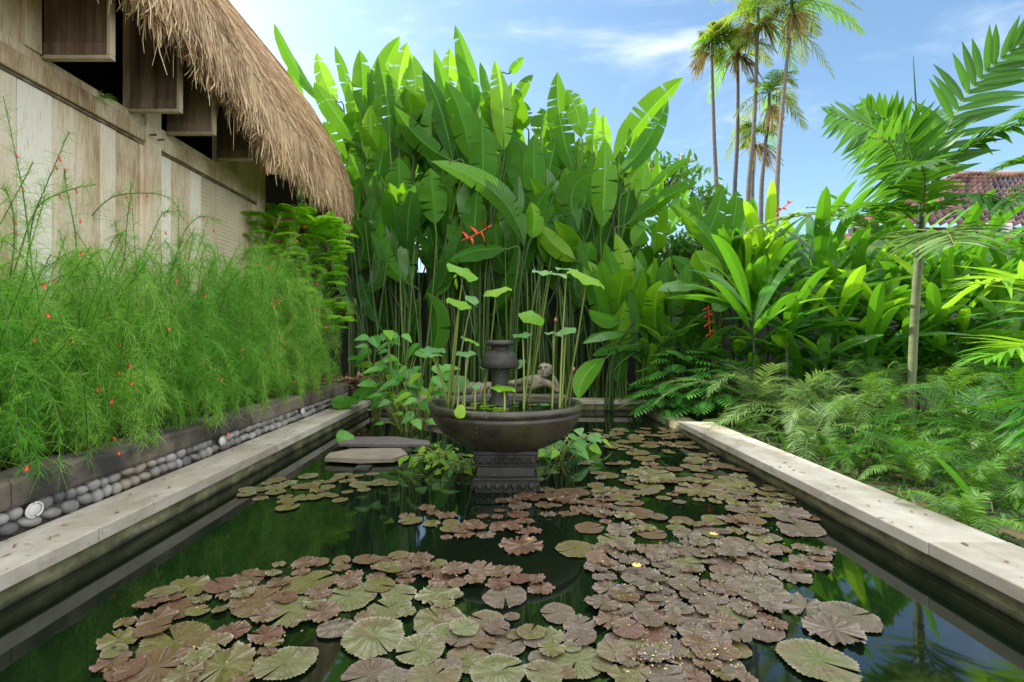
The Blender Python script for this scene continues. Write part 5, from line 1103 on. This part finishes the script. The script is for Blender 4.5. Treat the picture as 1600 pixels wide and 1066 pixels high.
t = empty('leaning_palm', W(1720, 400, 5.0), 'palm at the right edge whose broad leaf tips hang beside the tiled roof', 'small palm')
for pts in ([(1740, 360, 5), (1680, 280, 5), (1620, 250, 5), (1560, 262, 5)], [(1740, 360, 5), (1690, 310, 4.8), (1630, 290, 4.7), (1560, 330, 4.6)], [(1740, 330, 5), (1700, 220, 5), (1640, 170, 5), (1580, 190, 5)]): pfrond(t, pts, 24, 60, 10, 50, 'palm', .35)

# ------------------------------------------------------------------ tall palms against the sky
tall = [  # trunk foot px, top px, top py, Y, fronds, label
 (1120, 1112, 88, 23, 7, 'leftmost tall palm with a dark slim trunk and a small sparse crown'),
 (1147, 1153, 92, 23, 10, 'second tall palm from the left with pinkish dry flower strands'),
 (1168, 1184, 40, 22, 14, 'tall palm with the densest green crown in the middle of the group'),
 (1175, 1178, 232, 24, 7, 'slim tall palm with a thin dark trunk just behind the middle one'),
 (1189, 1202, 172, 23, 10, 'shortest palm of the group with a low olive crown'),
 (1213, 1237, 32, 21, 15, 'rightmost tall palm with a pale leaning trunk and yellow dry fronds')]
for i, (fx, tx, ty, Y, nf, lb) in enumerate(tall):
    b = W(fx, 0, Y); b[2] = .02; tp = W(tx, ty, Y); lo = W(fx, 330, Y); t = empty('tall_palm', b, lb, 'palm tree', 'tall palms against the sky')
    mb = MB(); Q = spline([b, lo, (lo + tp) / 2 + (rng.uniform(-.1, .1), 0, 0), tp], 60); tube(mb, Q, np.linspace(.12, .06, 60) * (1 + .10 * (np.arange(60) % 2)), 8); mb.build('trunk', M['trunk'], t)
    mb = MB(); tube(mb, [tp, tp + (0, 0, .8)], np.array([.10, .06]), 8); mb.build('crownshaft', M['stalk'], t); c = tp + np.array((0, 0, .7))
    for k in range(nf):
        a = k * 2.4 + i; e = rng.uniform(-.1, 1.3); l_ = rng.uniform(1.8, 3.2) * (.5, .85, 1, .5, .9, 1.05)[i]; d = np.array((math.cos(a) * math.cos(e), math.sin(a) * math.cos(e), math.sin(e))); tt = np.linspace(0, 1, 14)[:, None]
        P = c + d * l_ * tt + np.array((0, 0, -1)) * l_ * rng.uniform(.35, .95) * tt ** 2; mb = MB()
        frond(mb, P, 30, .62, .055, 58, lift=.1, droop=.4, K=4, rw=.02); mb.build('frond', M['palm_y' if (k + i) % 4 == 0 else 'palm_far'], t)
    for k in range(2 if i else 1):         # hanging strands of old flowers below the crown
        a = rng.uniform(0, 6.28); mb = MB(); m = 60; c0 = tp + np.array((math.cos(a) * .15, math.sin(a) * .15, .1)); dd = rng.normal(0, .3, (m, 3)) + np.array((math.cos(a) * .7, math.sin(a) * .3, 0)); s_ = np.linspace(0, 1, 5)[None, :, None]
        blades(mb, c0 + dd[:, None] * s_ * .8 + np.array((0, 0, -1)) * s_ ** 2 * rng.uniform(.5, 1.0, (m, 1, 1)), (0, .2, 1), .018, 0, 1); mb.build('flower_strands', M['palm_dry'], t)
# dark crowns low behind the hedge, bottom of the sky
def leaf_tree(label, px, py, Y, R, n=900, mat='dark_plant', ls=.16, flowers=0, trunkz=0.02, sq=.7):
    c = W(px, py, Y); b = c.copy(); b[2] = trunkz; t = empty('tree', b, label, 'tree')
    mb = MB(); tube(mb, spline([b, (b + c) / 2 + (.1, 0, 0), c], 10), np.linspace(.09, .04, 10), 7)
    ends = []
    for k in range(9):
        a = rng.uniform(0, 6.28); e = rng.uniform(.1, 1.3); d = np.array((math.cos(a) * math.cos(e), math.sin(a) * math.cos(e), math.sin(e) * sq)); en = c + d * R * .85; ends.append(en); tube(mb, bez(c - (0, 0, .2), (c + en) / 2 + (0, 0, .1), en, 8), np.linspace(.035, .01, 8), 5)
    mb.build('trunk', M['trunk'], t); mb = MB(); ends = np.array(ends); cc = ends[rng.integers(0, 9, n)] + rng.normal(0, R * .22, (n, 3)) * (1, 1, sq); D = nrm(rng.normal(0, 1, (n, 3)) + (0, 0, .3)); s_ = np.linspace(0, 1, 4)[None, :, None]
    blades(mb, cc[:, None] + D[:, None] * s_ * ls, np.cross(D, (.3, .2, 1.)), ls * .2 * np.array([[.4, 1, .8, .1]]), .2, 2); mb.build('crown', M[mat], t)
    for k in range(flowers):
        f = ends[k % 9] + rng.normal(0, .1, 3) + (0, -.05, .12); mb = MB()
        for j in range(5): a = j * 1.2566; dd = np.array((math.cos(a), -.3, math.sin(a))); blades(mb, np.array([[f, f + dd * .035, f + dd * .07]]), (0, 1, 0), np.array([[.008, .02, .004]]), .1, 2)
        mb.build('flower', M['pinkf'], t)
M['pinkf'] = plain('pink_flower', (.7, .22, .2), (.85, .45, .4), .6, 20, .1)
leaf_tree('frangipani with small pink flowers behind the right end of the tall bank', 1035, 300, 12, .9, 420, 'heli_g', .2, 14)
leaf_tree('frangipani with pink flowers and sparse branches left of the tall palm trunks', 1090, 335, 12.5, .8, 300, 'heli_g', .2, 9)
leaf_tree('small leafy shrub between the hedge and the tiled house', 1290, 425, 12.5, .9, 1600, 'ginger', .14)
leaf_tree('dark shrub under the roof corner behind the palm trunks', 1215, 412, 13, .9, 1500, 'dark_plant', .16)
leaf_tree('shrub in front of the tiled house behind the areca trunk', 1400, 440, 12, 1.0, 1700, 'ginger', .14)
leaf_tree('shrub below the tiled roof at the far right', 1530, 465, 11, 1.0, 1700, 'dark_plant', .15)
leaf_tree('dark shrub at the right end of the garden wall', 1110, 430, 10.6, 1.1, 1700, 'dark_plant', .16)

# ------------------------------------------------------------------ feathery firecracker bushes on the left
def spray(mb, P, n, bl, r, dens=5, bw=.0016, dr=.7):
    """thin branchlets whorled along the stem P (K,3)."""
    K = len(P); t = rng.uniform(.12, 1, n); idx = t * (K - 1); B = np.stack([np.interp(idx, np.arange(K), P[:, k]) for k in range(3)], -1); T = nrm(np.gradient(P, axis=0)); Tb = np.stack([np.interp(idx, np.arange(K), T[:, k]) for k in range(3)], -1)
    D = nrm(rng.normal(0, 1, (n, 3)) * .95 + Tb * .7 + (0, 0, .15)); l_ = bl * rng.uniform(.4, 1.15, n)[:, None, None] * (1.1 - .5 * t)[:, None, None]; s = np.linspace(0, 1, 4)[None, :, None]
    Q = B[:, None] + D[:, None] * s * l_ + np.array((0, 0, -1)) * (dr * l_ * s ** 2)
    blades(mb, Q, rng.normal(0, 1, (n, 3)), bw * np.array([[1, 1, .8, .3]]), 0, 1, r=np.clip(r + rng.normal(0, .15, n), 0, 1))
def bush(label, Yc, top, n, seed_x=-3.15, half=.62, droopers=.5):
    t = empty('firecracker_bush', (seed_x, Yc, .42), label, 'bush', 'firecracker bushes on the planter'); mb = MB(); stems = MB(); tips = []
    for k in range(n):
        b = np.array((seed_x + rng.uniform(-.45, .25), Yc + rng.uniform(-half, half), .40)); out_ = rng.random() < droopers
        if out_:
            a = rng.normal(0, .6); reach = rng.uniform(.15, .62); zt = rng.uniform(.75, top * .98); d = np.array((math.cos(a), math.sin(a), 0)); b[0] = min(b[0], seed_x + .1)
            drop = max(.5, zt - rng.uniform(.2, 1.15)); P = spline([b, b + d * reach * .25 + (0, 0, (zt - .4) * .75), np.array((*(b + d * reach * .75)[:2], zt)), np.array((*(b + d * (reach * 1.05 + .05))[:2], (zt + drop) / 2 + .06)), np.array((*(b + d * (reach * 1.12 + .06))[:2], drop))], 18)
        else:
            zt = rng.uniform(.8, top + (rng.uniform(.1, .75) if rng.random() < .3 else 0)); d = np.array((rng.normal(.15, .25), rng.normal(0, .32), 0)); P = spline([b, b + d * .4 + (0, 0, (zt - .4) * .6), b + d * 1.1 + (0, 0, zt - .4)], 14)
        P[:, 0] = np.clip(P[:, 0], -3.66, -2.42); spray(mb, P, 250, rng.uniform(.11, .2), rng.uniform(.1, 1.0), bw=.0014, dr=.34 if out_ else .25); tube(stems, P, .0025, 3); tips += [P[-1], P[9], P[12]]
    mb.build('foliage', M['russelia'], t); tag(stems.build('stems', M['stalk'], t), kind='stuff')
    for k in range(22):
        f = tips[int(rng.integers(0, len(tips)))] + (.10, rng.normal(0, .06), rng.normal(0, .05)); fm = MB()
        e = f; tube(fm, [e, e + (rng.normal(0, .008), rng.normal(0, .012), -.028)], np.array([.0045, .008]), 5, cap=True)
        fm.build('flower', M['red'], t)
for Yc, top, lb in ((2.45, 1.72, 'feathery firecracker bush nearest the camera, cut by the left edge'), (3.2, 1.85, 'feathery firecracker bush second from the left edge, hiding the cap stone'), (4.0, 1.95, 'feathery firecracker bush under the open shutters, hanging to the pebbles'), (4.9, 2.2, 'feathery firecracker bush in the middle of the planter with orange flowers'), (5.8, 2.45, 'tall feathery firecracker bush beside the woven wall panel'), (6.7, 2.6, 'feathery firecracker bush left of the bright fern'), (7.5, 2.1, 'last firecracker bush at the far end of the planter below the bright fern')):
    bush(lb, Yc, top, 130, seed_x=-3.15)
def sprig(label, pts, n=150):
    P = spline([W(*p) for p in pts], 24); b = P[0]; t = empty('arching_sprig', b, label, 'sprig', 'bare arching sprigs'); mb = MB(); tube(mb, P, np.linspace(.006, .002, 24), 5); mb.build('stem', M['stalk'], t)
    mb = MB(); spray(mb, P, n, .17, .4, bw=.0015, dr=.2); mb.build('branchlets', M['russelia'], t); fm = MB()
    for k in range(2):
        f = P[int(rng.integers(10, 23))]; fm = MB(); tube(fm, [f, f + (.01, .01, -.035)], np.array([.004, .007]), 5, cap=True); fm.build('flower', M['red'], t)
for lb, pts in (('long sprig arching right over the pale boards with a red flower at its tip', [(105, 500, 4.6), (125, 375, 4.6), (165, 315, 4.6), (215, 302, 4.6), (265, 310, 4.5), (288, 345, 4.5)]),
                ('straight sprig rising high before the boards at the left', [(38, 450, 3.7), (50, 350, 3.7), (68, 300, 3.7), (108, 205, 3.7)]), ('sprig bending left to the top of the boards near the left edge', [(52, 440, 3.5), (40, 330, 3.5), (28, 260, 3.5), (5, 150, 3.5)]),
                ('thin level sprig crossing the boards at mid height', [(20, 430, 3.8), (55, 330, 3.8), (100, 300, 3.8), (150, 288, 3.8)]), ('short upright sprig in the middle of the pale boards', [(150, 500, 4.6), (190, 420, 4.6), (198, 350, 4.6), (205, 290, 4.6)]),
                ('forked sprig low in front of the pale boards', [(125, 480, 4.3), (118, 370, 4.3), (105, 300, 4.3), (98, 250, 4.3)]), ('sprig with red buds at the far left edge', [(10, 470, 3.4), (22, 380, 3.4), (18, 320, 3.4), (2, 290, 3.4)]),
                ('sprig leaning right below the wooden beam pegs', [(210, 480, 5.2), (225, 400, 5.2), (250, 340, 5.2), (262, 330, 5.2)]), ('sprig curving over the bush in front of the woven panel', [(270, 470, 5.8), (280, 380, 5.8), (310, 340, 5.8), (345, 345, 5.8)])): sprig(lb, pts)

# ------------------------------------------------------------------ bright feathery fern at the house corner
fb = W(478, 470, 8.0); fb[2] = .45
t = empty('feathery_fern', fb, 'bright yellow-green feathery fern at the house corner under the thatch', 'fern')
mb = MB()
for k in range(5): tube(mb, spline([fb, fb + (rng.normal(0, .15), rng.normal(0, .15), .9), fb + (rng.normal(0, .3), rng.normal(0, .3), 1.7)], 8), .012, 5)
tag(mb.build('stems', M['stalk'], t), kind='stuff')
for k in range(240):
    px, py = rng.uniform(392, 528), rng.uniform(300, 505); py = max(py, 312 + abs(px - 450) * .5); b = W(px, py + 20, 7.9 + rng.uniform(-.5, .5)); a = rng.normal(0, .9); l_ = rng.uniform(.30, .5); e = rng.uniform(.35, 1.35)
    d = np.array((math.cos(a) * math.cos(e) * (1 if rng.random() < (px - 380) / 140 else -1), -abs(math.sin(a)) * math.cos(e), math.sin(e))); tt = np.linspace(0, 1, 10)[:, None]; P = b + d * l_ * tt - np.array((0, 0, 1)) * l_ * .42 * tt ** 2
    mb = MB(); m = 13; T = nrm(np.gradient(P, axis=0)); S = nrm(np.cross(T, (0, 0, 1.)))
    for i in range(1, 10):
        for sg in (-1, 1):
            pl = .13 * math.sin(math.pi * (.15 + .8 * i / 10)); dd = nrm(T[i] * .6 + S[i] * sg * .9); q = np.linspace(0, 1, 6)[:, None]; Pp = P[i] + dd * pl * q - np.array((0, 0, 1)) * pl * .35 * q ** 2
            frond(mb, Pp, 8, .042, .015, ang=65, droop=.3, K=3, rw=.0015)
    mb.build('frond', M['fern_y'], t)
t = empty('hanging_tuft', W(158, 158, 4.35), 'small green tuft growing on the wooden beam below the open shutter', 'tuft'); mb = MB()
m = 40; c = W(158, 158, 4.75); c[0] = -3.66; c[1] = 4.65; c[2] = 3.42; a = rng.uniform(0, 6.28, m); D = nrm(np.stack([np.abs(np.cos(a)) + .3, np.sin(a), rng.uniform(-.3, .9, m)], -1)); s_ = np.linspace(0, 1, 5)[None, :, None]
blades(mb, c + D[:, None] * s_ * .14 - np.array((0, 0, 1)) * .05 * s_ ** 2, np.cross(D, (0, 0, 1.)), .004 * np.array([[1, 1, 1, .6, .1]]), .1, 1); mb.build('tuft_leaves', M['russelia'], t)

# ------------------------------------------------------------------ water plants around the fountain
def heart(mb, c, d, L_, wd, nv):
    d = nrm(d); s = nrm(np.cross(d, nv)); n_ = np.cross(s, d); K = 12; tt = np.linspace(0, 1, K)
    P = np.array([c + d * L_ * (t - .12) - n_ * .18 * L_ * t * t for t in tt]); big_leaf(mb, P, s, wd, .12, 4, 0, .04, prof=([0, .05, .15, .3, .6, .85, 1], [.25, .62, .92, 1, .7, .3, .02]))
def shoot_plant(label, px, py, Y, n, R, h, ls, mat='shoot', group=None, gz=0, name='water_plant', spread=1.0):
    base = W(px, py, Y); base[2] = gz; t = empty(name, base, label, 'water plant', group)
    for k in range(n):
        a = rng.uniform(0, 6.28); rr = math.sqrt(rng.random()) * R * spread; e = base + np.array((math.cos(a) * rr, math.sin(a) * rr, h * rng.uniform(.25, 1.0))); l_ = ls * rng.uniform(.7, 1.2)
        dr = np.array((math.cos(a + rng.normal(0, .7)), -abs(math.sin(a)) * .8 - .1, rng.uniform(-.8, .15))); mb = MB(); heart(mb, e, dr, l_, l_ * rng.uniform(.5, .75), np.array((rng.normal(0, .4), -.7, 1)))
        mb.build('leaf', M[mat if rng.random() < .8 else 'lotus_y'], t); mb = MB(); tube(mb, bez(base + (rr * .2 * math.cos(a), rr * .2 * math.sin(a), 0), (base + e) / 2 + (0, 0, .1), e, 7), .006, 5); mb.build('leaf_stalk', M['lstalk'], t)
shoot_plant('tall water taro with heart-shaped leaves left of the fountain', 620, 0, 7.3, 26, .42, 1.35, .26)
shoot_plant('bushy water taro touching the left rim of the bowl', 655, 0, 6.9, 26, .36, .85, .24)
shoot_plant('drooping water taro at the left end of the far coping', 588, 0, 7.7, 16, .30, 1.35, .28)
shoot_plant('low water taro at the water behind the slate slab', 635, 0, 6.7, 16, .40, .5, .18)
shoot_plant('water lettuce clump with pale green leaves below the bowl at the left', 690, 0, 5.0, 34, .42, .14, .10, 'lotus_y', name='water_lettuce')
shoot_plant('water lettuce clump just left of the pedestal', 720, 0, 4.7, 20, .22, .10, .085, 'lotus', name='water_lettuce')
shoot_plant('water plant with broad leaves right behind the pedestal', 872, 0, 5.2, 18, .28, .26, .16, 'shoot')
shoot_plant('water plant spreading right of the bowl above the pads', 905, 0, 5.6, 12, .3, .22, .15, 'lotus')
x = empty('lotus_leaf', W(538, 633, 8.0), 'large ribbed dark green lotus leaf resting on the far end of the left coping', 'lotus leaf'); mb = MB(); c = W(538, 634, 7.6); c[2] = .26; lotus_blade(mb, c, .20, (.1, -.35, 1), .15, .06); mb.build('blade', M['shoot'], x); mb = MB(); tube(mb, [c, c + (.15, .25, -.2)], .007, 5); mb.build('stalk', M['lstalk'], x)
x = empty('lotus_leaf', W(537, 700, 5.75), 'folded dark green lotus leaf left of the tan slab', 'lotus leaf'); mb = MB(); c = W(538, 700, 5.75); c[2] = .09; lotus_blade(mb, c, .11, (.6, -.5, .8), .25, .06); mb.build('blade', M['shoot'], x); mb = MB(); tube(mb, [c, c + (.03, .1, -.12)], .006, 5); mb.build('stalk', M['lstalk'], x)
# dry leaves in the far left corner, a stone, twigs
mb = MB(); m = 420; c = np.stack([rng.uniform(-3.3, -2.3, m), rng.uniform(8.55, 9.6, m), .30 + rng.uniform(0, .25, m)], -1); D = nrm(rng.normal(0, 1, (m, 3)) * (1, 1, .3)); s_ = np.linspace(0, 1, 4)[None, :, None]
blades(mb, c[:, None] + D[:, None] * s_ * .13, np.cross(D, (0, 0, 1.)), .028 * np.array([[.3, 1, .8, .1]]), .3, 2); tag(mb.build('leaf_litter', M['litter']), 'brown dry leaves heaped in the far left corner of the pond', 'dry leaves', kind='stuff')
mb = MB(); v = [(-3.72, 8.5, .30), (-2.2, 8.6, .17), (-2.2, 9.8, .30), (-3.72, 9.8, .42)]; mb.add(v, [(0, 1, 2, 3)]); o = mb.build('corner_soil', M['soil']); o['kind'] = 'structure'
mb = MB(); ellip(mb, (-2.62, 8.72, .30), (.13, .12, .12), .2, 12, 9); tag(mb.build('stone', M['bowl_dark']), 'dark round stone at the far end of the planter wall', 'stone')
mb = MB(); n = 7000
x_ = np.where(rng.random(n) < .5, rng.uniform(2.64, 6.5, n), rng.uniform(2.3, 6.5, n)); y_ = rng.uniform(2.2, 9.5, n); ok = x_ > 2.66; x_, y_ = x_[ok], y_[ok]; n = len(x_); D = nrm(np.stack([rng.normal(0, .6, n), rng.normal(0, .6, n), np.full(n, 1)], -1)); s_ = np.linspace(0, 1, 5)[None, :, None]
blades(mb, np.stack([x_, y_, np.full(n, .03)], -1)[:, None] + D[:, None] * s_ * rng.uniform(.06, .22, (n, 1, 1)) - np.array((0, 0, 1)) * .10 * s_ ** 2, rng.normal(0, 1, (n, 3)) * (1, 1, 0), rng.uniform(.004, .014, (n, 1)) * np.array([[.6, 1, 1, .7, .1]]), .15, 1); tag(mb.build('ground_cover', M['cover']), 'short green shoots covering the soil between the ferns', 'ground cover', kind='stuff')

mb = MB(); m = 46                         # fallen leaves and petals on the copings
for side_, lo, hi in ((0, -2.60, -2.27), (1, 2.22, 2.60)):
    c = np.stack([rng.uniform(lo, hi, m), rng.uniform(2.2, 8.3 if side_ == 0 else 6.3, m), np.full(m, .187 if side_ == 0 else .18)], -1); D = nrm(rng.normal(0, 1, (m, 3)) * (1, 1, .08)); s_ = np.linspace(0, 1, 4)[None, :, None]
    blades(mb, c[:, None] + D[:, None] * s_ * rng.uniform(.015, .06, (m, 1, 1)), np.cross(D, (0, 0, 1.)), rng.uniform(.003, .009, (m, 1)) * np.array([[.3, 1, .8, .1]]), .4, 2)
tag(mb.build('fallen_leaves', M['litter']), 'small dry leaves and petals fallen on the pale copings', 'dry leaves', kind='stuff')
